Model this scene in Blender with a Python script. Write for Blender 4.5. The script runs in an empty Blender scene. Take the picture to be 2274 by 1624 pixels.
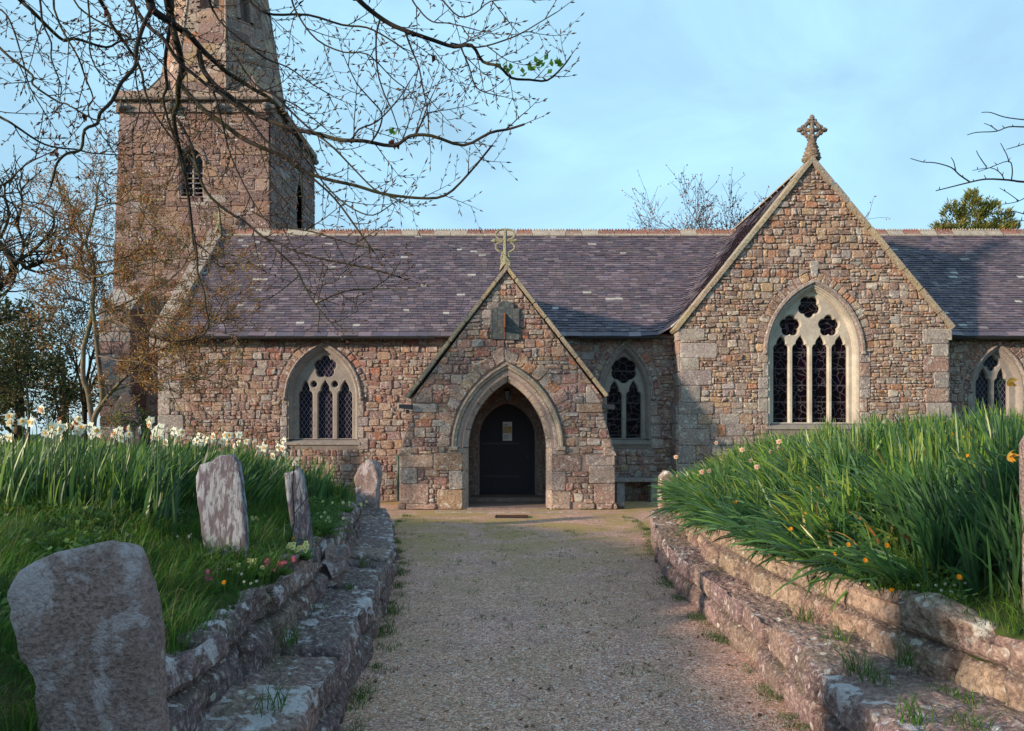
import bpy, bmesh, math, random
import numpy as np
from mathutils import Vector, noise
from mathutils.geometry import delaunay_2d_cdt
R = math.radians
sc = bpy.context.scene
COL = sc.collection

# ---------------------------------------------------------------- camera, sky, sun, exposure
EYE, FOC, CX0, CY0 = 1.6, 1664.0, 1132.0, 962.0      # eye height; focal length and principal point in 2274-px units
cam_d = bpy.data.cameras.new("camera"); cam = bpy.data.objects.new("camera", cam_d); COL.objects.link(cam)
cam.location = (0, 0, EYE); cam.rotation_euler = (R(90), 0, 0)
cam_d.sensor_width = 36; cam_d.lens = 36*FOC/2274
cam_d.shift_x = 5/2274; cam_d.shift_y = 150/2274
cam_d.clip_start = 0.05; cam_d.clip_end = 3000
sc.camera = cam
SUN_EL, SUN_H = 14.5, (-0.885, -0.466)                 # elevation, horizontal direction towards the sun
w = bpy.data.worlds.new("World"); sc.world = w; w.use_nodes = True
nt = w.node_tree; bg = nt.nodes['Background']
sky = nt.nodes.new('ShaderNodeTexSky'); sky.sky_type = 'NISHITA'; sky.sun_disc = False
sky.sun_elevation = R(SUN_EL); sky.sun_rotation = math.atan2(SUN_H[0], SUN_H[1])
sky.air_density = 1.0; sky.dust_density = 0.6; sky.ozone_density = 1.0; sky.altitude = 50
tc = nt.nodes.new('ShaderNodeTexCoord'); mp = nt.nodes.new('ShaderNodeMapping'); nz = nt.nodes.new('ShaderNodeTexNoise')
mp.inputs['Scale'].default_value = (1.6, 1.6, 3.4); mp.inputs['Rotation'].default_value = (0.15, 0.35, 0.5)
nz.inputs['Scale'].default_value = 1.6; nz.inputs['Detail'].default_value = 7; nz.inputs['Roughness'].default_value = .55; nz.inputs['Distortion'].default_value = .6
rp = nt.nodes.new('ShaderNodeValToRGB'); rp.color_ramp.elements[0].position = .36; rp.color_ramp.elements[1].position = .72
rp.color_ramp.elements[0].color = (.52, .52, .52, 1); rp.color_ramp.elements[1].color = (.98, .98, .98, 1)
mx = nt.nodes.new('ShaderNodeMix'); mx.data_type = 'RGBA'; mx.inputs[7].default_value = (4.0, 6.9, 8.9, 1)
nt.links.new(tc.outputs['Generated'], mp.inputs['Vector']); nt.links.new(mp.outputs['Vector'], nz.inputs['Vector'])
nt.links.new(nz.outputs['Fac'], rp.inputs['Fac']); nt.links.new(rp.outputs['Color'], mx.inputs[0])
nt.links.new(sky.outputs['Color'], mx.inputs[6]); nt.links.new(mx.outputs[2], bg.inputs['Color'])
bg.inputs['Strength'].default_value = 0.10
sd = bpy.data.lights.new("sun", 'SUN'); sun = bpy.data.objects.new("sun", sd); COL.objects.link(sun)
sd.energy = 5.0; sd.angle = R(2.2); sd.color = (1.0, .82, .62)
_s = Vector((SUN_H[0]*math.cos(R(SUN_EL)), SUN_H[1]*math.cos(R(SUN_EL)), math.sin(R(SUN_EL))))
sun.rotation_euler = _s.to_track_quat('Z', 'Y').to_euler(); sun.location = (-30, -20, 30)
sc.view_settings.view_transform = 'Standard'; sc.view_settings.look = 'None'
sc.view_settings.exposure = 0.55; sc.view_settings.gamma = 1.0
sc.cycles.max_bounces = 6; sc.cycles.transparent_max_bounces = 6

# ---------------------------------------------------------------- helpers
def P(px, py, D):
    return ((px-CX0)/FOC*D, D, EYE+(CY0-py)/FOC*D)
def Q(px, py, D):
    return ((px-CX0)/FOC*D, EYE+(CY0-py)/FOC*D)
def sstep(a, b, x):
    t = min(1, max(0, (x-a)/(b-a))); return t*t*(3-2*t)
def interp(pts, t):
    if t <= pts[0][0]: return pts[0][1]
    for (a, p), (b, q) in zip(pts, pts[1:]):
        if t <= b: return p+(q-p)*(t-a)/(b-a)
    return pts[-1][1]
def fbm(x, y, z, o=4):
    return noise.fractal(Vector((x, y, z)), 1.0, 2.0, o)
def tag(o, label=None, cat=None, group=None, kind=None):
    if label: o['label'] = label
    if cat: o['category'] = cat
    if group: o['group'] = group
    if kind: o['kind'] = kind
    return o
def empty(name, loc, label, cat, group=None):
    o = bpy.data.objects.new(name, None); COL.objects.link(o); o.location = loc; o.empty_display_size = .1
    return tag(o, label, cat, group)
def origin(o):
    v = Vector((0, 0, 0))
    while o is not None: v += o.location; o = o.parent
    return v
def link_mesh(name, me, parent=None, loc=None):
    o = bpy.data.objects.new(name, me); COL.objects.link(o)
    if parent is not None: o.parent = parent
    if loc is not None: o.location = loc
    return o
def from_np(name, V, F, cols, mat, parent=None, loc=None, smooth=False, local=False):
    """V (n,3) world coordinates, F (m,k) quads/tris, cols (n,3)."""
    V = np.asarray(V, dtype=np.float32)
    if not local:
        off = np.array(origin(parent) if parent is not None else (loc if loc is not None else (0, 0, 0)), dtype=np.float32)
        V = V-off
    F = np.asarray(F, dtype=np.int32); k = F.shape[1]
    me = bpy.data.meshes.new(name); me.vertices.add(len(V)); me.vertices.foreach_set('co', V.ravel())
    me.loops.add(F.size); me.loops.foreach_set('vertex_index', F.ravel())
    me.polygons.add(len(F)); me.polygons.foreach_set('loop_start', np.arange(0, F.size, k, dtype=np.int32))
    me.update(calc_edges=True)
    if cols is not None:
        c = np.ones((len(V), 4), dtype=np.float32); c[:, :3] = cols
        a = me.color_attributes.new('Col', 'FLOAT_COLOR', 'POINT'); a.data.foreach_set('color', c.ravel())
    if smooth: me.polygons.foreach_set('use_smooth', np.ones(len(F), dtype=bool))
    me.materials.append(mat)
    return link_mesh(name, me, parent, loc)

class MB:
    def __init__(s): s.v = []; s.f = []; s.c = []; s.col = (.3, .3, .3)
    def vert(s, p, c=None): s.v.append(tuple(p)); s.c.append(c or s.col); return len(s.v)-1
    def face(s, *i): s.f.append(tuple(i))
    def poly(s, pts, c=None): s.f.append(tuple(s.vert(p, c) for p in pts))
    def hexa(s, p, c=None):
        """8 corners: 4 bottom (ccw from above), 4 top."""
        b = [s.vert(q, c) for q in p]
        for f in ((3, 2, 1, 0), (4, 5, 6, 7), (0, 1, 5, 4), (1, 2, 6, 5), (2, 3, 7, 6), (3, 0, 4, 7)): s.face(*[b[i] for i in f])
    def box(s, x0, x1, y0, y1, z0, z1, c=None, j=0.0):
        r = lambda: random.uniform(-j, j) if j else 0
        s.hexa([(x+r(), y+r(), z+r()) for z in (z0, z1) for (x, y) in ((x0, y0), (x1, y0), (x1, y1), (x0, y1))], c)
    def bbox(s, x0, x1, y0, y1, z0, z1, bev=.02, c=None, j=0.0, fr=None):
        """box with chamfered edges"""
        bm = bmesh.new(); vs = []
        r = lambda: random.uniform(-j, j) if j else 0
        for z in (z0, z1):
            for (x, y) in ((x0, y0), (x1, y0), (x1, y1), (x0, y1)): vs.append(bm.verts.new((x+r(), y+r(), z+r())))
        for f in ((3, 2, 1, 0), (4, 5, 6, 7), (0, 1, 5, 4), (1, 2, 6, 5), (2, 3, 7, 6), (3, 0, 4, 7)): bm.faces.new([vs[i] for i in f])
        bmesh.ops.bevel(bm, geom=bm.edges[:], offset=bev, segments=2, affect='EDGES', profile=.6)
        s.addbm(bm, c, fr)
    def addbm(s, bm, c=None, fr=None):
        bm.verts.ensure_lookup_table(); k = len(s.v)
        for v in bm.verts: s.vert(fr(*v.co) if fr else v.co, c)
        bm.verts.index_update()
        for f in bm.faces: s.f.append(tuple(k+v.index for v in f.verts))
        bm.free()
    def tube(s, pts, r, sides=6, c=None, cap=True):
        rs = r if hasattr(r, '__len__') else [r]*len(pts)
        pts = [Vector(p) for p in pts]; rings = []; n = len(pts); prev = None
        for i, p in enumerate(pts):
            t = (pts[min(i+1, n-1)]-pts[max(i-1, 0)])
            if t.length < 1e-9: t = Vector((0, 0, 1))
            t.normalize()
            if prev is None:
                a = t.orthogonal().normalized()
            else:
                a = (prev-t*prev.dot(t))
                a = a.normalized() if a.length > 1e-6 else t.orthogonal().normalized()
            prev = a; b = t.cross(a)
            rings.append([s.vert(p+(a*math.cos(2*math.pi*k/sides)+b*math.sin(2*math.pi*k/sides))*rs[i], c) for k in range(sides)])
        for A, B in zip(rings, rings[1:]):
            for k in range(sides): s.face(A[k], A[(k+1) % sides], B[(k+1) % sides], B[k])
        if cap: s.face(*rings[0][::-1]); s.face(*rings[-1])
    def lathe(s, prof, loc=(0, 0, 0), n=14, c=None):
        rings = [[s.vert((loc[0]+r*math.cos(2*math.pi*k/n), loc[1]+r*math.sin(2*math.pi*k/n), loc[2]+z), c) for k in range(n)] for r, z in prof]
        for A, B in zip(rings, rings[1:]):
            for k in range(n): s.face(A[k], A[(k+1) % n], B[(k+1) % n], B[k])
        s.face(*rings[0][::-1]); s.face(*rings[-1])
    def build(s, name, mat, parent=None, loc=None, smooth=False, local=False):
        me = bpy.data.meshes.new(name)
        V = np.array(s.v, dtype=np.float32)
        if not local:
            V = V-np.array(origin(parent) if parent is not None else (loc if loc is not None else (0, 0, 0)), dtype=np.float32)
        me.from_pydata(V.tolist(), [], s.f)
        c = np.ones((len(V), 4), dtype=np.float32); c[:, :] = np.array([tuple(q)+((.5,) if len(q) == 3 else ()) for q in s.c], dtype=np.float32)
        a = me.color_attributes.new('Col', 'FLOAT_COLOR', 'POINT'); a.data.foreach_set('color', c.ravel())
        if smooth: me.polygons.foreach_set('use_smooth', np.ones(len(me.polygons), dtype=bool))
        me.materials.append(mat)
        return link_mesh(name, me, parent, loc)

# ---------------------------------------------------------------- materials
def newmat(name):
    m = bpy.data.materials.new(name); m.use_nodes = True; n = m.node_tree
    return m, n, n.nodes['Principled BSDF']
def N(n, t, **k):
    x = n.nodes.new(t)
    for a, b in k.items():
        if a.startswith('i_'):
            key = a[2:].replace('_', ' ')
            x.inputs[key].default_value = b
        else: setattr(x, a, b)
    return x
def mixc(n, fac, a, b, mode='MIX'):
    x = N(n, 'ShaderNodeMix', data_type='RGBA', blend_type=mode)
    for i, v in ((0, fac), (6, a), (7, b)):
        if isinstance(v, bpy.types.NodeSocket): n.links.new(v, x.inputs[i])
        elif i == 0: x.inputs[0].default_value = v
        else: x.inputs[i].default_value = (*v, 1)
    return x.outputs[2]
def ramp(n, src, a, b, ca=0.0, cb=1.0):
    x = N(n, 'ShaderNodeMapRange'); x.clamp = True
    n.links.new(src, x.inputs[0])
    for i, v in ((1, a), (2, b), (3, ca), (4, cb)): x.inputs[i].default_value = v
    return x.outputs[0]
def noisen(n, scale, detail=5, rough=.6, vec=None, dist=0.0):
    x = N(n, 'ShaderNodeTexNoise'); x.inputs['Scale'].default_value = scale; x.inputs['Detail'].default_value = detail
    x.inputs['Roughness'].default_value = rough; x.inputs['Distortion'].default_value = dist
    if vec is not None: n.links.new(vec, x.inputs['Vector'])
    return x.outputs['Fac']
def ovec(n, scale=(1, 1, 1)):
    t = N(n, 'ShaderNodeTexCoord'); m = N(n, 'ShaderNodeMapping'); m.inputs['Scale'].default_value = scale
    n.links.new(t.outputs['Object'], m.inputs['Vector']); return m.outputs['Vector']
def gt(n, a, b, op='MULTIPLY'):
    x = N(n, 'ShaderNodeMath', operation=op)
    for i, v in ((0, a), (1, b)):
        if isinstance(v, bpy.types.NodeSocket): n.links.new(v, x.inputs[i])
        else: x.inputs[i].default_value = v
    return x.outputs[0]
def bumpn(n, bsdf, hs, strength, dist):
    b = N(n, 'ShaderNodeBump'); b.inputs['Strength'].default_value = strength; b.inputs['Distance'].default_value = dist
    n.links.new(hs, b.inputs['Height']); n.links.new(b.outputs['Normal'], bsdf.inputs['Normal'])
def stone_mat(name, lich=(.55, .64), lcol=(.50, .46, .41), lscale=8.0, spots=.66, var=(.48, 1.5), bump=.9, bdist=.012, fine=26, base=None, rough=.92, moss=0.0, orange=.72, stretch=(1, 1, 1)):
    m, n, b = newmat(name); v = ovec(n, stretch)
    if base is None:
        at = N(n, 'ShaderNodeAttribute', attribute_name='Col'); c = at.outputs['Color']
    else:
        rgb = N(n, 'ShaderNodeRGB'); rgb.outputs[0].default_value = (*base, 1); c = rgb.outputs[0]
    n1 = noisen(n, fine, 6, .65, v); n2 = noisen(n, 3.1, 4, .6, v); n3 = noisen(n, lscale, 7, .68, v, .4); n4 = noisen(n, 60, 3, .6, v)
    g = ramp(n, n1, .25, .75, var[0], var[1])
    gc = N(n, 'ShaderNodeCombineColor'); 
    for i in range(3): n.links.new(g, gc.inputs[i])
    c = mixc(n, 1.0, c, gc.outputs[0], 'MULTIPLY')
    c = mixc(n, ramp(n, n2, .35, .65, 0, .35), c, (.12, .082, .085))
    if base is None:
        n5 = noisen(n, 34, 5, .75, v); c = mixc(n, ramp(n, n5, .53, .61, 0, .7), c, (.46, .37, .32)); c = mixc(n, ramp(n, n5, .46, .38, 0, .72), c, (.065, .038, .042))
    if moss:
        c = mixc(n, ramp(n, noisen(n, 2.3, 6, .7, v), .52, .66, 0, moss), c, (.12, .12, .035))
    if base is None:
        n3 = gt(n, n3, gt(n, gt(n, at.outputs['Alpha'], .5, 'SUBTRACT'), .34), 'ADD')
    c = mixc(n, ramp(n, n3, lich[0], lich[1], 0, .85), c, lcol)
    vo = N(n, 'ShaderNodeTexVoronoi'); vo.inputs['Scale'].default_value = 9; n.links.new(v, vo.inputs['Vector'])
    sp = gt(n, ramp(n, vo.outputs['Distance'], .16, .22, 1, 0), ramp(n, n2, .45, .55, 0, 1))
    c = mixc(n, gt(n, sp, spots), c, (.60, .57, .52))
    c = mixc(n, ramp(n, noisen(n, 5.2, 5, .7, v), orange, orange+.05, 0, .7), c, (.42, .19, .05))
    c = mixc(n, ramp(n, n4, .3, .7, 0, .25), c, (.07, .05, .05))
    n.links.new(c, b.inputs['Base Color']); b.inputs['Roughness'].default_value = rough
    b.inputs['Specular IOR Level'].default_value = .25
    h = gt(n, n1, gt(n, n4, .7), 'ADD'); bumpn(n, b, h, bump, bdist)
    return m
M = {}
M['rubble'] = stone_mat('rubble_stone')
M['tower'] = stone_mat('tower_stone', lich=(.60, .68), spots=.9, lscale=5)
M['granite'] = stone_mat('granite_dressings', lich=(.50, .66), lcol=(.42, .39, .36), lscale=11, spots=.6, fine=48, bump=.6, bdist=.006)
M['mortar'] = stone_mat('lime_mortar', base=(.33, .235, .20), lich=(.62, .72), spots=.3, fine=40)
M['limestone'] = stone_mat('window_limestone', base=(.50, .45, .375), lich=(.64, .74), lcol=(.34, .30, .26), spots=0, var=(.85, 1.08), fine=14, bump=.25, bdist=.004, orange=.9)
M['limestone_grey'] = stone_mat('weathered_limestone', base=(.30, .265, .235), lich=(.56, .68), lcol=(.17, .15, .145), spots=.2, var=(.8, 1.15), fine=20, bump=.35, bdist=.005, orange=.9)
M['coping'] = stone_mat('coping_stone', lich=(.55, .68), lcol=(.42, .38, .26), spots=.4, fine=34, bump=.6, bdist=.008, orange=.66)
M['wall_low'] = stone_mat('garden_wall_stone', lich=(.59, .63), lcol=(.52, .47, .49), lscale=6.5, spots=.7, fine=22, bump=1.0, bdist=.02, orange=.80, moss=.3)
M['wall_high'] = stone_mat('retaining_wall_stone', lich=(.61, .67), lcol=(.50, .47, .42), lscale=4.6, spots=.6, fine=20, bump=1.0, bdist=.022, orange=.74, moss=.2)
M['boulder'] = stone_mat('rough_granite', base=(.36, .255, .235), lich=(.50, .56), lcol=(.62, .53, .56), lscale=3.4, spots=.8, fine=60, var=(.25, 2.0), bump=1.0, bdist=.03, orange=.8)
M['slate_head'] = stone_mat('headstone_slate', base=(.10, .085, .105), lich=(.48, .56), lcol=(.28, .295, .33), lscale=15, spots=.35, fine=30, bump=.5, bdist=.005, orange=.85, stretch=(2.4, 2.4, .55))
M['post'] = stone_mat('lichened_post', base=(.30, .22, .17), lich=(.55, .60), lcol=(.66, .63, .62), lscale=4, spots=.9, fine=40, bump=.8, bdist=.01)
M['slate_dark'] = stone_mat('dark_headstone', base=(.06, .045, .05), lich=(.56, .66), lcol=(.16, .14, .13), spots=.3, fine=30, bump=.5, bdist=.005)
M['dial'] = stone_mat('sundial_slate', base=(.055, .075, .085), lich=(.50, .62), lcol=(.14, .15, .12), lscale=12, spots=.1, fine=24, bump=.4, bdist=.004, orange=.9)
M['ridge'] = stone_mat('ridge_tile_clay', lich=(.60, .68), spots=.5, fine=40, bump=.4, bdist=.004)

def simple(name, col, rough=.6, metal=0, spec=.5, nscale=0, amt=.25, bump=0):
    m, n, b = newmat(name)
    if nscale:
        f = noisen(n, nscale, 5, .6, ovec(n)); c = mixc(n, ramp(n, f, .3, .7), tuple(x*(1-amt) for x in col), tuple(min(1, x*(1+amt)) for x in col))
        n.links.new(c, b.inputs['Base Color'])
        if bump: bumpn(n, b, f, bump, .004)
    else: b.inputs['Base Color'].default_value = (*col, 1)
    b.inputs['Roughness'].default_value = rough; b.inputs['Metallic'].default_value = metal; b.inputs['Specular IOR Level'].default_value = spec
    return m
M['iron'] = simple('black_painted_iron', (.018, .018, .022), .45, 0, .5, 20, .3)
M['green_pipe'] = simple('green_painted_pipe', (.03, .075, .055), .5, 0, .5, 20, .3)
M['lead'] = simple('lead_flashing', (.22, .23, .25), .6, 0, .4, 9, .2)
M['door'] = simple('dark_oak_door', (.020, .014, .024), .6, 0, .4, 30, .4, .4)
M['paper'] = simple('notice_paper', (.80, .78, .80), .7)
M['paper_tan'] = simple('notice_picture', (.55, .40, .22), .7, 0, .3, 14, .4)
M['ink'] = simple('notice_ink', (.16, .15, .19), .8)
M['flag'] = stone_mat('porch_flagstone', base=(.26, .18, .15), lich=(.7, .8), spots=0, fine=9, bump=.3, bdist=.004, orange=.95)
M['rust'] = simple('rusty_iron', (.22, .055, .02), .9, 0, .2, 40, .5, .4)
M['lampglass'] = simple('lantern_glass', (.05, .05, .05), .15, 0, .6)
M['cable'] = simple('cable_sheath', (.03, .03, .035), .5)

def slate_mat():
    m, n, b = newmat('roof_slate'); v = ovec(n)
    at = N(n, 'ShaderNodeAttribute', attribute_name='Col'); c = at.outputs['Color']
    c = mixc(n, ramp(n, noisen(n, 9, 6, .7, v), .35, .7, 0, .45), c, (.13, .105, .12))
    c = mixc(n, ramp(n, noisen(n, 22, 6, .75, v), .62, .70, 0, .5), c, (.32, .30, .30))
    c = mixc(n, ramp(n, noisen(n, 1.1, 4, .6, v), .52, .66, 0, .4), c, (.13, .10, .095))
    c = mixc(n, ramp(n, noisen(n, 3.7, 6, .7, v), .71, .76, 0, .7), c, (.40, .38, .35))
    n.links.new(c, b.inputs['Base Color']); b.inputs['Roughness'].default_value = .62; b.inputs['Specular IOR Level'].default_value = .4
    bumpn(n, b, noisen(n, 40, 4, .6, v), .4, .004)
    return m
M['slate'] = slate_mat()

def glass_lattice(name, su, sv, wdt, line, pane=(.010, .008, .016)):
    m, n, b = newmat(name); t = N(n, 'ShaderNodeTexCoord'); s = N(n, 'ShaderNodeSeparateXYZ'); n.links.new(t.outputs['Object'], s.inputs[0])
    u = gt(n, s.outputs[0], su); z = gt(n, s.outputs[2], sv)
    def line_of(x):
        f = N(n, 'ShaderNodeMath', operation='FRACT'); n.links.new(x, f.inputs[0])
        d = gt(n, f.outputs[0], .5, 'SUBTRACT'); a = N(n, 'ShaderNodeMath', operation='ABSOLUTE'); n.links.new(d, a.inputs[0])
        return gt(n, a.outputs[0], wdt, 'LESS_THAN')
    f = gt(n, line_of(gt(n, u, z, 'ADD')), line_of(gt(n, u, z, 'SUBTRACT')), 'MAXIMUM')
    pc = mixc(n, ramp(n, noisen(n, 5, 2, .5, t.outputs['Object']), .45, .65), pane, (.010, .008, .022))
    n.links.new(mixc(n, f, pc, line), b.inputs['Base Color'])
    n.links.new(ramp(n, f, 0, 1, .12, .6), b.inputs['Roughness']); b.inputs['Specular IOR Level'].default_value = .06
    return m
def glass_stained(name):
    m, n, b = newmat(name); t = N(n, 'ShaderNodeTexCoord')
    vo = N(n, 'ShaderNodeTexVoronoi', feature='DISTANCE_TO_EDGE'); vo.inputs['Scale'].default_value = 7.5
    nzz = N(n, 'ShaderNodeTexNoise'); nzz.inputs['Scale'].default_value = 3.5; n.links.new(t.outputs['Object'], nzz.inputs['Vector'])
    v = mixc(n, .25, t.outputs['Object'], nzz.outputs['Color']); n.links.new(v, vo.inputs['Vector'])
    v2 = N(n, 'ShaderNodeTexVoronoi'); v2.inputs['Scale'].default_value = 7.5; n.links.new(v, v2.inputs['Vector'])
    s = N(n, 'ShaderNodeSeparateXYZ'); n.links.new(t.outputs['Object'], s.inputs[0])
    fr = N(n, 'ShaderNodeMath', operation='FRACT'); n.links.new(gt(n, s.outputs[2], 2.6), fr.inputs[0])
    bars = gt(n, fr.outputs[0], .07, 'LESS_THAN')
    f = gt(n, ramp(n, vo.outputs['Distance'], .03, .05, 1, 0), bars, 'MAXIMUM')
    pc = mixc(n, .992, v2.outputs['Color'], (.004, .002, .005)); pc = mixc(n, 1.0, pc, (.55, .25, .4), 'MULTIPLY')
    n.links.new(mixc(n, f, pc, (.055, .045, .052)), b.inputs['Base Color'])
    b.inputs['Roughness'].default_value = .4; b.inputs['Specular IOR Level'].default_value = .05
    return m
M['lattice'] = glass_lattice('leaded_diamond_glass', 9.2, 6.2, .045, (.14, .13, .15))
M['stained'] = glass_stained('stained_glass_outside')

def leaf_mat(name, tr=.35, rough=.5, spec=.35):
    m, n, b = newmat(name); at = N(n, 'ShaderNodeAttribute', attribute_name='Col')
    f = noisen(n, 30, 3, .6, ovec(n)); c = mixc(n, ramp(n, f, .3, .7, 0, .4), at.outputs['Color'], (.02, .03, .01))
    n.links.new(c, b.inputs['Base Color']); b.inputs['Roughness'].default_value = rough; b.inputs['Specular IOR Level'].default_value = spec
    ts = N(n, 'ShaderNodeBsdfTranslucent'); hs = N(n, 'ShaderNodeHueSaturation'); hs.inputs['Value'].default_value = 1.5; hs.inputs['Hue'].default_value = .485
    n.links.new(at.outputs['Color'], hs.inputs['Color']); n.links.new(hs.outputs['Color'], ts.inputs['Color'])
    ms = N(n, 'ShaderNodeMixShader'); ms.inputs[0].default_value = tr
    n.links.new(b.outputs[0], ms.inputs[1]); n.links.new(ts.outputs[0], ms.inputs[2]); n.links.new(ms.outputs[0], n.nodes['Material Output'].inputs['Surface'])
    return m
M['grass'] = leaf_mat('grass_blade'); M['strap'] = leaf_mat('daffodil_leaf', .3, .42, .5); M['leaf'] = leaf_mat('tree_leaf', .3); M['petal'] = leaf_mat('petal', .35, .6, .2)
def bark(name, a, b2, c3=(.10, .11, .02), mossy=.5):
    m, n, b = newmat(name); v = ovec(n, (1, 1, .4))
    c = mixc(n, ramp(n, noisen(n, 18, 5, .6, v), .3, .7), a, b2); c = mixc(n, ramp(n, noisen(n, 2.2, 4, .6, v), .45, .6, 0, mossy), c, c3)
    n.links.new(c, b.inputs['Base Color']); b.inputs['Roughness'].default_value = .85; b.inputs['Specular IOR Level'].default_value = .2
    bumpn(n, b, noisen(n, 40, 4, .6, v), .6, .004); return m
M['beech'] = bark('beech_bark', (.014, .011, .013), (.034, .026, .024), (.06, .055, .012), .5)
M['bark'] = bark('small_tree_bark', (.07, .05, .04), (.20, .15, .11), (.13, .14, .03), .45)
M['bud'] = leaf_mat('leaf_bud', .1, .6, .2)

def ground_mats():
    m, n, b = newmat('gravel'); v = ovec(n)
    vo = N(n, 'ShaderNodeTexVoronoi'); vo.inputs['Scale'].default_value = 92; n.links.new(v, vo.inputs['Vector'])
    v2 = N(n, 'ShaderNodeTexVoronoi'); v2.inputs['Scale'].default_value = 34; n.links.new(v, v2.inputs['Vector'])
    sp = N(n, 'ShaderNodeSeparateColor'); n.links.new(vo.outputs['Color'], sp.inputs[0])
    s2 = N(n, 'ShaderNodeSeparateColor'); n.links.new(v2.outputs['Color'], s2.inputs[0])
    c = mixc(n, ramp(n, sp.outputs[0], 0, 1), (.25, .115, .082), (1.0, .575, .45))
    c = mixc(n, ramp(n, s2.outputs[1], 0, 1, 0, .45), c, (.19, .13, .12))
    c = mixc(n, ramp(n, sp.outputs[1], .93, .96, 0, 1), c, (.78, .70, .68))
    sx_ = N(n, 'ShaderNodeSeparateXYZ'); n.links.new(v, sx_.inputs[0]); edge = ramp(n, sx_.outputs[1], 7.5, 12.0, .22, 1)
    c = mixc(n, ramp(n, noisen(n, 2.4, 6, .65, v), .44, .66, 0, .4), c, (.29, .18, .155))
    c = mixc(n, gt(n, ramp(n, noisen(n, .9, 7, .72, v, .5), .42, .56, 0, .75), edge), c, (.34, .25, .08))
    c = mixc(n, ramp(n, noisen(n, 6.5, 6, .75, v), .64, .72, 0, .60), c, (.12, .12, .03))
    n.links.new(c, b.inputs['Base Color']); b.inputs['Roughness'].default_value = .95; b.inputs['Specular IOR Level'].default_value = .15
    h = gt(n, ramp(n, vo.outputs['Distance'], 0, .6, 1, 0), noisen(n, 12, 5, .7, v), 'ADD'); bumpn(n, b, h, .9, .012)
    M['gravel'] = m
    m, n, b = newmat('turf_soil'); v = ovec(n)
    c = mixc(n, ramp(n, noisen(n, 8, 6, .7, v), .35, .65), (.022, .035, .010), (.055, .080, .020)); c = mixc(n, ramp(n, noisen(n, 3, 5, .6, v), .55, .7), c, (.06, .045, .025))
    n.links.new(c, b.inputs['Base Color']); b.inputs['Roughness'].default_value = 1; b.inputs['Specular IOR Level'].default_value = .1
    bumpn(n, b, noisen(n, 30, 5, .7, v), 1, .02); M['turf'] = m
ground_mats()
# ---------------------------------------------------------------- 2-D geometry
def clip_hp(poly, q, nrm):
    out = []; n = len(poly)
    for i in range(n):
        a, b = poly[i], poly[(i+1) % n]
        da = (a[0]-q[0])*nrm[0]+(a[1]-q[1])*nrm[1]; db = (b[0]-q[0])*nrm[0]+(b[1]-q[1])*nrm[1]
        if da >= 0: out.append(a)
        if (da >= 0) != (db >= 0):
            t = da/(da-db); out.append((a[0]+(b[0]-a[0])*t, a[1]+(b[1]-a[1])*t))
    return out
def area(p):
    return .5*sum(p[i][0]*p[(i+1) % len(p)][1]-p[(i+1) % len(p)][0]*p[i][1] for i in range(len(p)))
def ccw(p): return list(p) if area(p) > 0 else list(p)[::-1]
def pip(x, y, poly):
    ins = False; j = len(poly)-1
    for i in range(len(poly)):
        xi, yi = poly[i]; xj, yj = poly[j]
        if (yi > y) != (yj > y) and x < (xj-xi)*(y-yi)/(yj-yi)+xi: ins = not ins
        j = i
    return ins
class Hole:
    def __init__(s, pts):
        s.p = ccw(pts); xs = [a[0] for a in s.p]; ys = [a[1] for a in s.p]; s.bb = (min(xs), max(xs), min(ys), max(ys))
    def hit(s, poly):
        xs = [a[0] for a in poly]; ys = [a[1] for a in poly]
        if max(xs) < s.bb[0] or min(xs) > s.bb[1] or max(ys) < s.bb[2] or min(ys) > s.bb[3]: return False
        if any(pip(a[0], a[1], s.p) for a in poly): return True
        cx, cy = sum(xs)/len(xs), sum(ys)/len(ys)
        return pip(cx, cy, s.p) or any(pip(a[0], a[1], poly) for a in s.p)
    def clip(s, poly):
        for _ in range(3):
            if len(poly) < 3 or abs(area(poly)) < .0006: return None
            if not s.hit(poly): return poly
            cx = sum(a[0] for a in poly)/len(poly); cy = sum(a[1] for a in poly)/len(poly); best = None
            for i in range(len(s.p)):
                a, b = s.p[i], s.p[(i+1) % len(s.p)]; dx, dy = b[0]-a[0], b[1]-a[1]; L = dx*dx+dy*dy
                if L < 1e-12: continue
                t = min(1, max(0, ((cx-a[0])*dx+(cy-a[1])*dy)/L)); qx, qy = a[0]+dx*t, a[1]+dy*t
                d = (qx-cx)**2+(qy-cy)**2
                if best is None or d < best[0]: best = (d, (qx, qy), (dy/math.sqrt(L), -dx/math.sqrt(L)))
            poly = clip_hp(poly, best[1], best[2])
        if len(poly) < 3 or abs(area(poly)) < .0006: return None
        return poly
def arch(cx, zs, w_, h, n=14):
    """pointed arch from left springing over the apex to the right springing"""
    a = w_/2; r = (a*a+h*h)/(2*a); out = []
    e = math.acos((r-a)/r)
    for i in range(n+1):
        t = e*i/n; out.append((cx-a+r-r*math.cos(t), zs+r*math.sin(t)))
    for i in range(n-1, -1, -1):
        t = e*i/n; out.append((cx+a-r+r*math.cos(t), zs+r*math.sin(t)))
    return out
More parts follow.
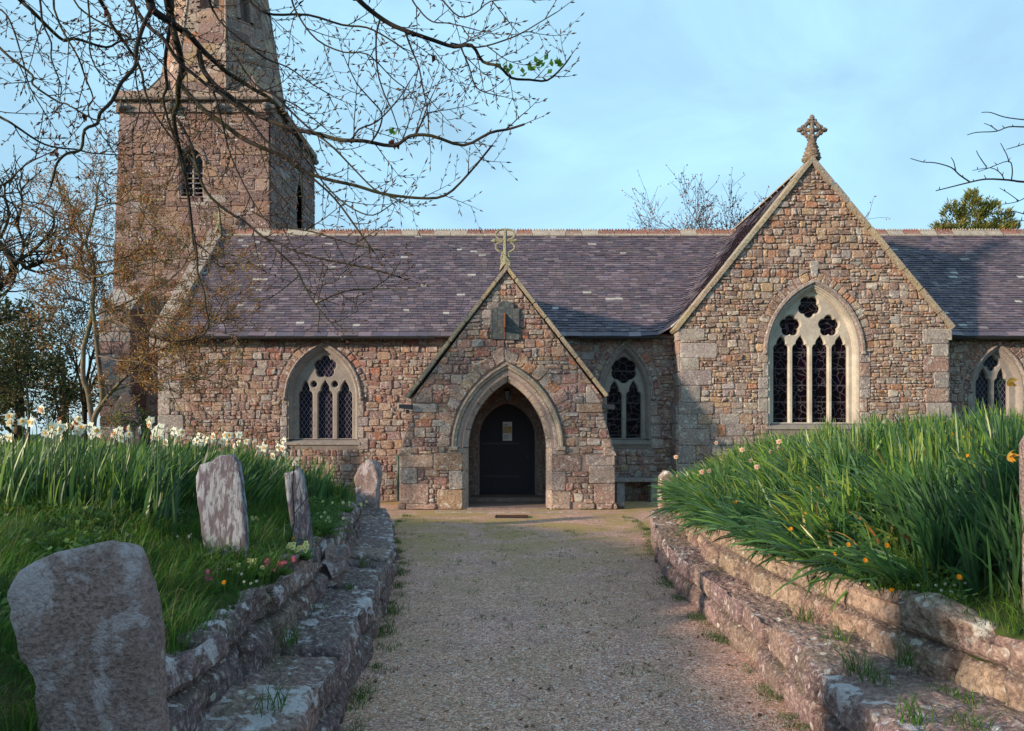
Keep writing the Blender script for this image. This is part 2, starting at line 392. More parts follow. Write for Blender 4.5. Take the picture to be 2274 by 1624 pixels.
def offset(path, d, closed=False):
    """offset to the left of travel direction"""
    out = []; n = len(path)
    for i in range(n):
        a = path[(i-1) % n] if (closed or i > 0) else path[i]; b = path[(i+1) % n] if (closed or i < n-1) else path[i]
        p0, p = path[i], None
        d1 = Vector((p0[0]-a[0], p0[1]-a[1])); d2 = Vector((b[0]-p0[0], b[1]-p0[1]))
        if d1.length < 1e-9: d1 = d2
        if d2.length < 1e-9: d2 = d1
        d1.normalize(); d2.normalize(); n1 = Vector((-d1.y, d1.x)); n2 = Vector((-d2.y, d2.x)); m = n1+n2
        if m.length < 1e-6: m = n1
        m.normalize(); k = d/max(.5, m.dot(n1)); out.append((p0[0]+m.x*k, p0[1]+m.y*k))
    return out
def foil(cx, cy, Rr, n, rot=0, k=.52, steps=60):
    d = Rr*(1-k)*1.12; rl = Rr-d; out = []
    for i in range(steps):
        t = 2*math.pi*i/steps; best = 0
        for j in range(n):
            ph = t-(rot+2*math.pi*j/n); s = rl*rl-(d*math.sin(ph))**2
            if s >= 0 and math.cos(ph) > 0: best = max(best, d*math.cos(ph)+math.sqrt(s))
        best = max(best, d*.55); out.append((cx+best*math.cos(t), cy+best*math.sin(t)))
    return out
def circle(cx, cy, r, n=16): return [(cx+r*math.cos(2*math.pi*i/n), cy+r*math.sin(2*math.pi*i/n)) for i in range(n)]
def cusped(x0, x1, zt, zs, zb):
    """cusped lancet: bottom zb, springing zs, tip zt"""
    w_ = x1-x0; h = zt-zs
    s = [(0, 0), (.02, .12), (.07, .22), (.15, .29), (.22, .30), (.21, .38), (.22, .50), (.27, .66), (.35, .80), (.44, .92), (.5, 1)]
    L = [(x0+a*w_, zs+b*h) for a, b in s]; Rr = [(x1-a*w_, zs+b*h) for a, b in s[:-1]]
    return [(x0, zb)]+L+Rr[::-1]+[(x1, zb)]

def frame(O, U, V_, Nn):
    O, U, V_, Nn = Vector(O), Vector(U), Vector(V_), Vector(Nn)
    return lambda u, v, n: O+U*u+V_*v+Nn*n
def fill(mb, fr, outer, holes, n=0.0, col=None):
    loops = [ccw(outer)]+[ccw(h) for h in holes]; vs = []; es = []
    for L in loops:
        k = len(vs); vs += [Vector(p) for p in L]; es += [(k+i, k+(i+1) % len(L)) for i in range(len(L))]
    v, e, f, *_ = delaunay_2d_cdt(vs, es, [], 0, 1e-5)
    ids = [mb.vert(fr(p.x, p.y, n), col) for p in v]
    for t in f:
        c = [v[i] for i in t]; x = sum(p.x for p in c)/3; y = sum(p.y for p in c)/3
        if pip(x, y, loops[0]) and not any(pip(x, y, h) for h in loops[1:]): mb.face(*[ids[i] for i in t])
def strip(mb, fr, A, na, B, nb, closed=True, col=None):
    n = len(A); a = [mb.vert(fr(p[0], p[1], na), col) for p in A]; b = [mb.vert(fr(p[0], p[1], nb), col) for p in B]
    for i in range(n if closed else n-1): mb.face(a[i], a[(i+1) % n], b[(i+1) % n], b[i])
def sweep(mb, fr, path, prof, closed=False, col=None):
    for (o1, n1), (o2, n2) in zip(prof, prof[1:]): strip(mb, fr, offset(path, o1, closed), n1, offset(path, o2, closed), n2, closed, col)

# ---------------------------------------------------------------- rubble masonry: every stone is modelled
RUB = [(.28, .165, .115), (.33, .22, .15), (.26, .130, .100), (.20, .105, .092), (.31, .165, .125), (.18, .100, .095), (.28, .180, .15), (.33, .26, .235), (.24, .095, .072), (.35, .205, .135), (.22, .135, .13), (.30, .150, .125), (.35, .125, .07), (.38, .26, .20)]
LIGHT = [(.35, .215, .135), (.30, .175, .112), (.40, .265, .17), (.24, .145, .105), (.37, .285, .22), (.45, .375, .31), (.38, .17, .085), (.42, .28, .15), (.27, .18, .145), (.20, .125, .10), (.32, .25, .20)]
TOW = [(.22, .110, .078), (.17, .088, .068), (.27, .150, .10), (.13, .075, .070), (.21, .125, .11), (.26, .165, .14)]
GRAN = [(.33, .29, .27), (.29, .25, .235), (.37, .32, .29), (.25, .21, .20), (.33, .265, .225)]
PINK = [(.34, .22, .17), (.30, .19, .15), (.36, .25, .19), (.28, .17, .14)]
def jit(c, a=.2):
    k = 1+random.uniform(-a, a); return tuple(max(0, x*k*(1+random.uniform(-.04, .04))) for x in c)
def stone(mb, fr, poly, prot, col, gap=.008, cut=.28):
    poly = ccw(poly); n = len(poly); pts = []
    cx = sum(p[0] for p in poly)/n; cy = sum(p[1] for p in poly)/n
    for i in range(n):
        a, p, b = poly[i-1], poly[i], poly[(i+1) % n]
        for q in (a, b):
            dx, dy = q[0]-p[0], q[1]-p[1]; L = math.hypot(dx, dy)+1e-9; c_ = min(cut*L, random.uniform(.012, .055))
            pts.append((p[0]+dx/L*c_, p[1]+dy/L*c_))
    def ring(g, n_, nj):
        out = []
        for p in pts:
            dx, dy = cx-p[0], cy-p[1]; L = math.hypot(dx, dy)+1e-9; k = min(.8, g/L)
            out.append(mb.vert(fr(p[0]+dx*k, p[1]+dy*k, n_+random.uniform(-nj, nj)), col))
        return out
    r0 = ring(gap*.6, -.01, 0); r1 = ring(gap*1.4, prot*.72, prot*.12); r2 = ring(gap*1.4+.022, prot, prot*.22)
    m = len(pts)
    for A, B in ((r0, r1), (r1, r2)):
        for i in range(m): mb.face(A[i], A[(i+1) % m], B[(i+1) % m], B[i])
    c = mb.vert(fr(cx, cy, prot*(1+random.uniform(-.2, .25))), col)
    for i in range(m): mb.face(r2[i], r2[(i+1) % m], c)
def masonry(mb, fr, outer, holes=(), hr=(.2, .32), wr=(.22, .6), pal=RUB, prot=(.014, .04), split=.45, seed=1, gap=.008, wav=.035, granite=.06):
    random.seed(seed); outer = ccw(outer); n = len(outer)
    us = [p[0] for p in outer]; vs = [p[1] for p in outer]; u0, u1, v0, v1 = min(us), max(us), min(vs), max(vs)
    holes = [h if isinstance(h, Hole) else Hole(h) for h in holes]
    def wp(u, v):
        return (u+wav*.6*noise.noise(Vector((u*2.3, v*2.3, seed*3.1))), v+wav*noise.noise(Vector((u*1.5+9, v*1.5, seed*1.7))))
    def cell(a, b, c, d):
        j = .22*min(b-a, d-c)
        q = [(a, c), ((a+b)/2, c), (b, c), (b, (c+d)/2), (b, d), ((a+b)/2, d), (a, d), (a, (c+d)/2)]
        q = [wp(x, y) for x, y in q]
        q = [(x+random.uniform(-j, j)*.5, y+random.uniform(-j, j)*.5) for x, y in q]
        q = [q[0], q[2], q[4], q[6]] if random.random() < .5 else [q[0], q[2], q[3], q[4], q[6], q[7]]
        for i in range(n):
            a1, b1 = outer[i], outer[(i+1) % n]; dx, dy = b1[0]-a1[0], b1[1]-a1[1]; L = math.hypot(dx, dy)
            q = clip_hp(q, a1, (-dy/L, dx/L))
            if len(q) < 3: return
        for h in holes:
            q = h.clip(q)
            if q is None: return
        # drop duplicates
        z = [q[0]]
        for p in q[1:]:
            if math.hypot(p[0]-z[-1][0], p[1]-z[-1][1]) > .012: z.append(p)
        if len(z) < 3 or abs(area(z)) < .0012: return
        c_ = random.choice(GRAN) if random.random() < granite else random.choice(pal)
        stone(mb, fr, z, random.uniform(*prot), jit(c_), gap)
    v = v0
    while v < v1:
        h = random.uniform(*hr)
        if v+h > v1-hr[0]*.5: h = v1-v
        u = u0-random.uniform(0, .15)
        while u < u1:
            w_ = random.uniform(*wr); r = random.random()
            if r < split:
                k = random.uniform(.35, .65)
                for (c, d) in ((v, v+h*k), (v+h*k, v+h)):
                    if w_ > wr[0]*1.5 and random.random() < .55:
                        m_ = u+w_*random.uniform(.35, .65); cell(u, m_, c, d); cell(m_, u+w_, c, d)
                    else: cell(u, u+w_, c, d)
            elif r < split+.12 and h > .22:
                for i in range(3): cell(u, u+w_, v+h*i/3, v+h*(i+1)/3)
            else: cell(u, u+w_, v, v+h)
            u += w_
        v += h
def quoins(edge, side, v0, v1, seed=1, lo=(.28, .42), lens=(.30, .62)):
    random.seed(seed); out = []; v = v0; k = 0
    while v < v1-.05:
        h = random.uniform(*lo)
        if v+h > v1-.18: h = v1-v
        L = (lens[k % 2])*random.uniform(.85, 1.15); a, b = (edge, edge+L) if side > 0 else (edge-L, edge)
        out.append([(a, v), (b, v), (b, v+h), (a, v+h)]); v += h; k += 1
    return out
def blocks(mb, fr, rects, pal=GRAN, prot=(.028, .045), seed=1):
    random.seed(seed)
    for r in rects: stone(mb, fr, r, random.uniform(*prot), jit(random.choice(pal), .1), .004, .12)
def voussoirs(mb, fr, path, d0, d1, wd=.17, pal=RUB, prot=(.02, .045), seed=1, key=True):
    random.seed(seed); A = offset(path, d0); L = [0]
    for a, b in zip(A, A[1:]): L.append(L[-1]+math.hypot(b[0]-a[0], b[1]-a[1]))
    B = offset(path, 1.0)
    def at(s, d):
        for i in range(len(A)-1):
            if s <= L[i+1] or i == len(A)-2:
                t = (s-L[i])/(L[i+1]-L[i]+1e-9)
                p = Vector(A[i]).lerp(Vector(A[i+1]), t); q = Vector(B[i]).lerp(Vector(B[i+1]), t); dr = (q-p).normalized()
                return (p.x+dr.x*d, p.y+dr.y*d)
    s = 0
    while s < L[-1]-.04:
        w_ = min(wd*random.uniform(.7, 1.4), L[-1]-s); d = (d1-d0)*random.uniform(.72, 1.1)
        stone(mb, fr, [at(s, 0), at(s+w_, 0), at(s+w_, d), at(s, d)], random.uniform(*prot), jit(random.choice(pal)), .008, .2); s += w_
# ================================================================ CHURCH
church = empty('church', (0, 17.8, 0), 'rubble stone parish church with slate roofs, gabled porch, transept and west tower', 'church')
DM, DT, DP, DW = 17.8, 17.15, 15.7, 21.3            # wall planes: nave, transept, porch, tower
NX0, NX1 = -8.35, 17.0
EAVE_Y, EAVE_Z, RIDGE_Y, RIDGE_Z = 17.55, 3.86, 21.1, 7.22
SL = Vector((0, RIDGE_Y-EAVE_Y, RIDGE_Z-EAVE_Z)); SLL = SL.length; SL.normalize()
TA = (6.92, 7.86); TK = 1.215                         # transept apex (x, z) and slope
fN = frame((0, DM, 0), (1, 0, 0), (0, 0, 1), (0, -1, 0))
fT = frame((0, DT, 0), (1, 0, 0), (0, 0, 1), (0, -1, 0))
fP = frame((0, DP, 0), (1, 0, 0), (0, 0, 1), (0, -1, 0))
fW = frame((0, DW, 0), (1, 0, 0), (0, 0, 1), (0, -1, 0))

def lights_px(L, D): 
    out = []
    for (xa, xb, yt, ys, yb) in L:
        a, zt = Q(xa, yt, D); b, zs = Q(xb, ys, D); out.append(cusped(a, b, zt, zs, Q(0, yb, D)[1]))
    return out
def make_window(fr, D, xl, xr, ysp, yap, ysill, lights, foils, circles, glass, stone_m, jamb_r, hood_spring, label, seed, hood_w=.07, mw=.10, hoodmat='granite', dep=.13):
    a, zs = Q(xl, ysp, D); b, za = Q(xr, yap, D); zb = Q(0, ysill, D)[1]; cx = (a+b)/2; w_ = b-a; h = za-zs
    ap = arch(cx, zs, w_, h); path = [(a, zb)]+ap+[(b, zb)]
    wn = MB(); wn.col = (.5, .45, .38)
    holes = lights_px(lights, D)
    for (px, py, rr, n_, rot) in foils:
        fx, fz = Q(px, py, D); holes.append(foil(fx, fz, rr*D/FOC, n_, rot))
    for (px, py, rr) in circles:
        fx, fz = Q(px, py, D); holes.append(circle(fx, fz, rr*D/FOC))
    hs = [ccw(q) for q in holes]; big = [offset(q, -.022, True) for q in hs]
    big2 = []
    for q, g in zip(hs, big):                         # keep the chamfer level at the sill
        big2.append([(x, max(z, zb+.002)) for x, z in g])
    fill(wn, fr, path, big2, -dep)
    for q, g in zip(hs, big2): strip(wn, fr, g, -dep, q, -dep-.035); strip(wn, fr, q, -dep-.035, q, -dep-.13)
    sweep(wn, fr, path, [(mw, -.012), (mw, .012), (mw*.72, .016), (mw*.62, -.02), (mw*.38, -.03), (mw*.30, -.07), (0.012, -.09), (0, -dep)])
    tr = wn.build('window', M[stone_m], church)
    if label: tag(tr, label)
    g = MB(); g.col = (.02, .02, .02); inner = offset(path, .01)
    fill(g, fr, inner, [], -dep-.09); gl = g.build('glass', M[glass], tr)
    hd = MB(); hd.col = (.26, .205, .18); hp = arch(cx, Q(0, hood_spring, D)[1], w_, za-Q(0, hood_spring, D)[1])
    sweep(hd, fr, hp, [(mw+.005, -.01), (mw+.01, .035), (mw+.03, .045), (mw+.045, .075), (mw+hood_w, .07), (mw+hood_w+.02, .03), (mw+hood_w+.02, -.01)])
    zq = Q(0, hood_spring, D)[1]
    for sx in (-1, 1):                                # label stops
        x = cx+sx*(w_/2+mw+hood_w*.5+.03); p0 = fr(x-.07, zq-.06, -.01); p1 = fr(x+.07, zq+.03, .09)
        bm = bmesh.new(); bmesh.ops.create_icosphere(bm, subdivisions=2, radius=.5)
        for v in bm.verts:
            k = 1+.25*noise.noise(v.co*5+Vector((seed, sx, 0))); v.co = Vector(((p0.x+p1.x)/2, (p0.y+p1.y)/2, (p0.z+p1.z)/2))+Vector((v.co.x*.13*k, v.co.y*.13*k, v.co.z*.10*k))
        hd.addbm(bm)
    hd.build('hood_mould', M[hoodmat], tr, smooth=False)
    sl = MB(); sl.col = (.36, .32, .28); o = fr(0, 0, 0)
    z0 = zb; sx0, sx1 = a-mw-.04, b+mw+.04
    prof = [(-.20, z0+.0), (-.02, z0-.05), (.05, z0-.07), (.05, z0-.13), (.012, z0-.15), (-.02, z0-.24)]
    for (n1, q1), (n2, q2) in zip(prof, prof[1:]):
        sl.poly([fr(sx0, q1, n1), fr(sx1, q1, n1), fr(sx1, q2, n2), fr(sx0, q2, n2)])
    for xx in (sx0, sx1): sl.poly([fr(xx, q, n_) for n_, q in prof])
    sl.build('sill', M[stone_m if stone_m != 'limestone' else 'limestone_grey'], tr)
    # dressed jamb blocks, and the holes they and the arch take out of the rubble
    random.seed(seed); rects = []
    z = zb-.24
    while z < zs-.02:
        hh = random.uniform(.2, .36); hh = min(hh, zs-z) if zs-z-hh > .12 else zs-z
        for sx in (-1, 1):
            L = random.choice((.13, .24, .17)); e = cx+sx*(w_/2+mw)
            rects.append([(min(e, e+sx*L), z), (max(e, e+sx*L), z), (max(e, e+sx*L), z+hh), (min(e, e+sx*L), z+hh)])
        z += hh
    full = [(cx-w_/2, zb-.24)]+ap+[(cx+w_/2, zb-.24)]
    hole_back = offset(full, mw*.6); hole_r = offset(ap, jamb_r)
    hole_r = [(hole_r[0][0]+(jamb_r-mw), zb-.24), (hole_r[0][0]+(jamb_r-mw), zs), hole_r[0]]+hole_r[1:-1]+[hole_r[-1], (hole_r[-1][0]-(jamb_r-mw), zs), (hole_r[-1][0]-(jamb_r-mw), zb-.24)]
    return dict(back=hole_back, rub=hole_r, rects=rects, arch=ap, mw=mw, r=jamb_r, cx=cx)

W1 = make_window(fN, DM, 648, 787, 884, 779, 976,
    [(659.4, 690.6, 845, 878, 974), (703.4, 735.4, 845, 878, 974), (747.4, 779.4, 845, 878, 974)], [(719, 814, 25, 5, math.pi/2)], [(694, 852.5, 6.5), (741, 852.5, 6.5)],
    'lattice', 'limestone_grey', .36, 884, 'three-light window with cinquefoil and diamond leaded panes', 11)
W2 = make_window(fN, DM, 1342, 1435, 884, 779, 975,
    [(1350, 1382, 846, 880, 973), (1393, 1425, 846, 880, 973)], [(1387, 821, 29, 6, math.pi/2)], [],
    'stained', 'limestone_grey', .36, 884, 'two-light window with six-lobed light and stained glass', 12)
W3 = make_window(fN, DM, 2168, 2263, 868, 783, 924,
    [(2176, 2206, 818, 850, 922), (2217, 2247, 818, 850, 922)], [(2210, 805.5, 17, 4, 0)], [],
    'lattice', 'limestone_grey', .36, 868, 'small two-light chancel window with quatrefoil', 13)
W4 = make_window(fT, DT, 1716, 1898, 783, 644, 941,
    [(1723, 1756.4, 745, 772, 938), (1766, 1800.5, 745, 772, 938), (1810.5, 1844.5, 745, 772, 938), (1854, 1888.6, 745, 772, 938)],
    [(1760, 722, 23.5, 5, math.pi/2), (1847, 722, 23.5, 5, math.pi/2), (1803, 679, 24.5, 5, -math.pi/2)], [],
    'stained', 'limestone', .42, 783, 'four-light transept window with three cinquefoils', 14, hood_w=.10, mw=.11, dep=.14)

# ---- porch arch and door opening outlines
PXL, PXR, PSP, PAP = 1039, 1214, 995, 847
pa, pzs = Q(PXL, PSP, DP); pb, pza = Q(PXR, PAP, DP); pcx = (pa+pb)/2; pw = pb-pa
parch = arch(pcx, pzs, pw, pza-pzs, 18)
dxl, dzs = -.72, 1.50; dxr = .60; dcx = (dxl+dxr)/2; dza = 2.31
darch = arch(dcx, dzs, dxr-dxl, dza-dzs, 14)

# ---- nave south wall
def struct_wall(name, fr, outer, rub_holes, rects, backs, back_mat='mortar', extra=None, part_label=None, **k):
    m1 = MB(); m1.col = (.25, .175, .135); fill(m1, fr, outer, backs)
    s = MB(); hs = list(rub_holes)+list(rects)
    masonry(s, fr, outer, hs, **k)
    if extra: extra(s)
    wall = s.build(name, M[k.pop('mat', 'rubble')], church); m1.build('mortar_bed', M[back_mat], wall)
    return wall
qs_n = quoins(NX0, 1, 0, 3.85, 3)
allr = qs_n+[r for W in (W1, W2, W3) for r in W['rects']]
def ex(s):
    blocks(s, fN, qs_n+[r for W in (W1, W2, W3) for r in W['rects']], seed=5)
    for i, W in enumerate((W1, W2, W3)): voussoirs(s, fN, W['arch'], W['mw']+.075, W['r'], .15, PINK+RUB, seed=20+i, prot=(.015, .035))
door_hole = [(dxl, -.05)]+darch+[(dxr, -.05)]
struct_wall('nave_wall', fN, [(NX0, 0), (NX1, 0), (NX1, 3.95), (NX0, 3.95)], [W1['rub'], W2['rub'], W3['rub'], offset(door_hole, .18)+[]], qs_n+[r for W in (W1, W2, W3) for r in W['rects']],
            [W1['back'], W2['back'], W3['back'], door_hole], extra=ex, pal=RUB+PINK+LIGHT[:3], seed=41, hr=(.12, .21), wr=(.10, .36), split=.42, prot=(.012, .05), granite=.12)

# ---- transept gable
TX0, TX1 = 3.90, 10.04
gp = [(TX0, 2.3), (TX1, 2.3), (TX1, 3.98), (TA[0]+.0, TA[1]-.06), (TX0, 3.98)]
gl = [(TX0-.06, 0), (TX1+.07, 0), (TX1+.07, 2.3), (TX0-.06, 2.3)]
gout = [(TX0-.06, 0), (TX1+.07, 0), (TX1+.07, 2.26), (TX1, 2.36), (TX1, 3.98), (TA[0], TA[1]-.06), (TX0, 3.98), (TX0, 2.36), (TX0-.06, 2.26)]
q1 = quoins(TX0, 1, 2.3, 3.98, 6, lens=(.42, .78)); q2 = quoins(TX1, -1, 2.3, 3.98, 7, lens=(.62, .40)); q3 = quoins(TX0-.06, 1, 0, 2.3, 8, lens=(.75, .45)); q4 = quoins(TX1+.07, -1, 0, 2.3, 9, lens=(.6, .4))
mb = MB(); mb.col = (.33, .24, .2); fill(mb, fT, gout, [W4['back']])
s = MB()
masonry(s, fT, gp, [W4['rub']]+W4['rects']+q1+q2, pal=LIGHT, seed=51, hr=(.11, .19), wr=(.09, .30), split=.40, prot=(.016, .055), granite=.14)
masonry(s, fT, gl, [W4['rub']]+W4['rects']+q3+q4, pal=LIGHT+GRAN[:2], seed=52, hr=(.18, .28), wr=(.18, .50), split=.40, prot=(.016, .04), granite=.25)
blocks(s, fT, q1+q2+q3+q4+W4['rects'], seed=53, pal=GRAN+PINK[:2])
voussoirs(s, fT, W4['arch'], W4['mw']+.105, W4['r']+.03, .14, LIGHT+PINK, seed=54)
ks = Q(1807, 620, DT); stone(s, fT, [(ks[0]-.06, ks[1]+.02), (ks[0]+.06, ks[1]+.02), (ks[0]+.12, ks[1]+.42), (ks[0]-.12, ks[1]+.42)], .06, (.40, .37, .34))
# returns of the transept, west and east
for (x, sgn) in ((TX0, -1), (TX1, 1)):
    fr = frame((x, 0, 0), (0, 1, 0), (0, 0, 1), (sgn, 0, 0)); ll = x+sgn*.06
    qq = quoins(DT, 1, 0, 3.98, 60+sgn, lens=(.3, .45))
    fill(mb, fr, [(DT, 0), (DM+.1, 0), (DM+.1, 4.0), (DT, 4.0)], [])
    blocks(s, fr, qq, pal=PINK+GRAN, seed=61); masonry(s, fr, [(DT, 0), (DM+.1, 0), (DM+.1, 3.98), (DT, 3.98)], qq, seed=62, pal=PINK)
    fr2 = frame((ll, 0, 0), (0, 1, 0), (0, 0, 1), (sgn, 0, 0)); fill(mb, fr2, [(DT, 0), (DM, 0), (DM, 2.26), (DT, 2.26)], [])
    blocks(s, fr2, quoins(DT, 1, 0, 2.24, 65, lens=(.5, .62)), pal=PINK+GRAN, seed=66)
    mb.poly([(ll, DT, 2.26), (ll, DM, 2.26), (x, DM, 2.36), (x, DT, 2.36)])
tw = s.build('transept_wall', M['rubble'], church); mb.build('mortar_bed', M['mortar'], tw)

# ---- raking copings, segment by segment
def coping(mb, xa, za, xb, zb, y0, y1, th, seed, seg=.55, over=.0):
    """from (xa,za) up to (xb,zb): top outer line of the coping; thickness th below it"""
    random.seed(seed); L = math.hypot(xb-xa, zb-za); dx, dz = (xb-xa)/L, (zb-za)/L; nx, nz_ = -dz, dx
    if nz_ < 0: nx, nz_ = -nx, -nz_
    s_ = 0
    while s_ < L-.02:
        e = min(L, s_+seg*random.uniform(.75, 1.3))
        if L-e < .2: e = L
        o = random.uniform(-.008, .008); a, b = s_+.004, e-.004
        pts = []
        for t in (a, b):
            for (n_, y_) in ((-th, y0), (-th, y1), (0, y1), (0, y0)): pts.append((xa+dx*t+nx*(n_+o), y_+o*.5, za+dz*t+nz_*(n_+o)))
        bm = bmesh.new(); vs = [bm.verts.new(p) for p in pts]
        for f in ((3, 2, 1, 0), (4, 5, 6, 7), (0, 1, 5, 4), (1, 2, 6, 5), (2, 3, 7, 6), (3, 0, 4, 7)): bm.faces.new([vs[i] for i in f])
        bmesh.ops.recalc_face_normals(bm, faces=bm.faces[:]); bmesh.ops.bevel(bm, geom=bm.edges[:], offset=.014, segments=2, affect='EDGES')
        mb.addbm(bm, jit(random.choice([(.36, .28, .17), (.33, .27, .19), (.38, .31, .20), (.30, .26, .20)]), .1)); s_ = e
tk = Q(1497, 730, DT); tk2 = Q(2119, 724, DT)
cp = MB(); ztop = 7.93
coping(cp, tk[0]-.02, tk[1]-.02, TA[0], ztop, DT-.09, DT+.50, .10, 71, .75); coping(cp, tk2[0], tk2[1]-.02, TA[0], ztop, DT-.09, DT+.50, .13, 72, .6)
for x, sg in ((TX0, 1), (TX1, -1)):                  # kneelers
    cp.bbox(min(x-sg*.06, x+sg*.55), max(x-sg*.06, x+sg*.55), DT-.05, DT+.4, 3.72, 3.985, .02, (.33, .29, .26))
cp.build('transept_coping', M['coping'], church)

# ---- porch walls
PL, PRR = Q(887, 0, DP)[0], Q(1366, 0, DP)[0]; UL, UR = Q(916, 0, DP)[0], Q(1339, 0, DP)[0]
zsh, zup = Q(0, 1008, DP)[1], Q(0, 916, DP)[1]; zkn = Q(0, 884, DP)[1]; pap = Q(1125, 596, DP)
ph = [(pa, -.02)]+parch+[(pb, -.02)]
RING = .37
prub = offset(parch, RING); rubh = [(pa-.10, -.02), (pa-.10, pzs-.02), (pa-.22, pzs-.02)]+prub[1:-1]+[(pb+.22, pzs-.02), (pb+.10, pzs-.02), (pb+.10, -.02)]
outer = [(PL-.05, 0), (PRR+.05, 0), (PRR, .12), (PRR, zsh), (UR, zup), (UR, zkn), (pap[0], pap[1]-.08), (UL, zkn), (UL, zup), (PL, zsh), (PL, .12)]
mb = MB(); mb.col = (.33, .24, .2); fill(mb, fP, outer, [offset(ph, .10)])
s = MB()
jr = []
random.seed(77)
for sx, e in ((-1, pa-.10), (1, pb+.10)):
    z = 0.0
    for hh, L in ((.42, .55), (.40, .30), (.36, .62), (pzs-1.18-.02, .32)) if sx < 0 else ((.38, .40), (.42, .30), (.34, .62), (pzs-1.14-.02, .30)):
        jr.append([(min(e, e+sx*L), z), (max(e, e+sx*L), z), (max(e, e+sx*L), z+hh), (min(e, e+sx*L), z+hh)]); z += hh
qa = [[(PL, z), (PL+L, z), (PL+L, z+h), (PL, z+h)] for z, h, L in ((.12, .42, .62), (.54, .34, .38), (.88, .27, .72))]
qb = [[(PRR-L, z), (PRR, z), (PRR, z+h), (PRR-L, z+h)] for z, h, L in ((.12, .42, .45), (.54, .38, .55), (.92, .23, .62))]
qk = [[(UL, zup+.0), (UL+.52, zup+.0), (UL+.52, zkn-.12), (UL, zkn-.12)], [(UR-.56, zup+.0), (UR, zup+.0), (UR, zkn-.12), (UR-.56, zkn-.12)],
      [(UL+.02, zkn-.11), (UL+.42, zkn-.11), (UL+.42, zkn+.22), (UL+.22, zkn+.22)], [(UR-.36, zkn-.11), (UR-.02, zkn-.11), (UR-.26, zkn+.24), (UR-.36, zkn+.24)]]
hs = [Hole(h) for h in [rubh]+jr+qa+qb+qk]
for po, sd_ in (([(PL, .12), (PRR, .12), (PRR, zsh), (PL, zsh)], 81), ([(PL+.02, zsh), (PRR-.02, zsh), (UR, zup), (UL, zup)], 82), ([(UL, zup), (UR, zup), (UR, zkn), (pap[0], pap[1]-.08), (UL, zkn)], 83)):
    masonry(s, fP, po, hs, seed=sd_, pal=LIGHT+RUB, hr=(.14, .24), wr=(.12, .36), split=.42, prot=(.016, .05), granite=.16)
masonry(s, fP, [(PL-.05, 0), (PRR+.05, 0), (PRR+.04, .13), (PL-.04, .13)], [Hole(rubh)]+[Hole(j) for j in jr], seed=84, pal=PINK, hr=(.12, .13), wr=(.3, .8), split=0, prot=(.05, .075))
blocks(s, fP, jr+qa+qb+qk, seed=85, pal=GRAN+PINK+LIGHT[:1])
# sloping buttress caps
for (xa, xb) in ((PL-.06, UL), (PRR+.06, UR)): stone(s, fP, [(xa, zsh-.05), (xb, zsh-.05), (xb, zsh+.16), (xa+(xb-xa)*.35, zsh+.12)], .06, (.30, .22, .17))
voussoirs(s, fP, parch, RING+.01, RING+.32, .19, LIGHT+PINK+GRAN[:2], prot=(.025, .055), seed=86)
pwl = s.build('porch_wall', M['rubble'], church); mb.build('mortar_bed', M['mortar'], pwl)
# moulded granite arch ring: stones with joints
ar = MB(); random.seed(87)
def ring_part(A0, A1, prof, c):
    pathseg = parch[A0:A1+1]
prof = [(0.0, -.42), (0.0, -.11), (.055, -.075), (.06, -.045), (.10, -.03), (.19, .012), (.22, .015), (.225, .05)]
offs = [offset(parch, o) for o, _ in prof]
np_ = len(parch); bl = [0]
while bl[-1] < np_-1: bl.append(min(np_-1, bl[-1]+random.choice((4, 5, 6)) if abs(bl[-1]-18) > 0 else bl[-1]+5))
bl = sorted(set([b for b in bl if abs(b-18) > 2]+[0, 18, np_-1]))
for A0, A1 in zip(bl, bl[1:]):
    c = jit(random.choice([(.33, .27, .23), (.30, .25, .22), (.37, .30, .25)]), .1); o = random.uniform(-.004, .004)
    for j in range(len(prof)-1):
        for i in range(A0, A1):
            def pt(jj, ii, t=0):
                p = offs[jj][ii]; q = offs[jj][ii+1] if ii+1 < np_ else p
                e = .12 if (ii == A0 and t == 0) else 0
                return fP(p[0]+(q[0]-p[0])*e, p[1]+(q[1]-p[1])*e, prof[jj][1]+o)
            ar.poly([pt(j, i), pt(j, i+1, 1), pt(j+1, i+1, 1), pt(j+1, i)], c)
for sx, e, pth in ((-1, pa, 0), (1, pb, 1)):          # chamfered jambs below the springing
    z = 0
    for hh in (.42, .40, .36, pzs-1.18):
        c = jit((.33, .26, .21), .12); z1 = z+hh-.006
        for (o1, n1), (o2, n2) in (((0, -.42), (0, -.09)), ((0, -.09), (.09, .0)), ((.09, 0), (.105, .012))):
            ar.poly([fP(e+sx*o1, z, n1), fP(e+sx*o1, z1, n1), fP(e+sx*o2, z1, n2), fP(e+sx*o2, z, n2)], c)
        z += hh
    ar.poly([fP(e+sx*0, pzs, -.11), fP(e+sx*.22, pzs, .03), fP(e+sx*.22, pzs, -.05), fP(e, pzs, -.42)], (.3, .25, .2))
ar.build('porch_arch', M['granite'], church)
hd = MB(); random.seed(88)
hp = parch; segs = bl
for A0, A1 in zip([0, 6, 12, 18, 23, 29], [6, 12, 18, 23, 29, 36]):
    sub = parch[A0:A1+1]; c = jit((.36, .29, .22), .1)
    O = {o: offset(parch, o)[A0:A1+1] for o in (.225, .235, .28, .30, .335, .345)}
    pr = [(.225, -.01), (.235, .05), (.28, .06), (.30, .095), (.335, .09), (.345, -.01)]
    for (o1, n1), (o2, n2) in zip(pr, pr[1:]): strip(hd, fP, O[o1], n1, O[o2], n2, False, c)
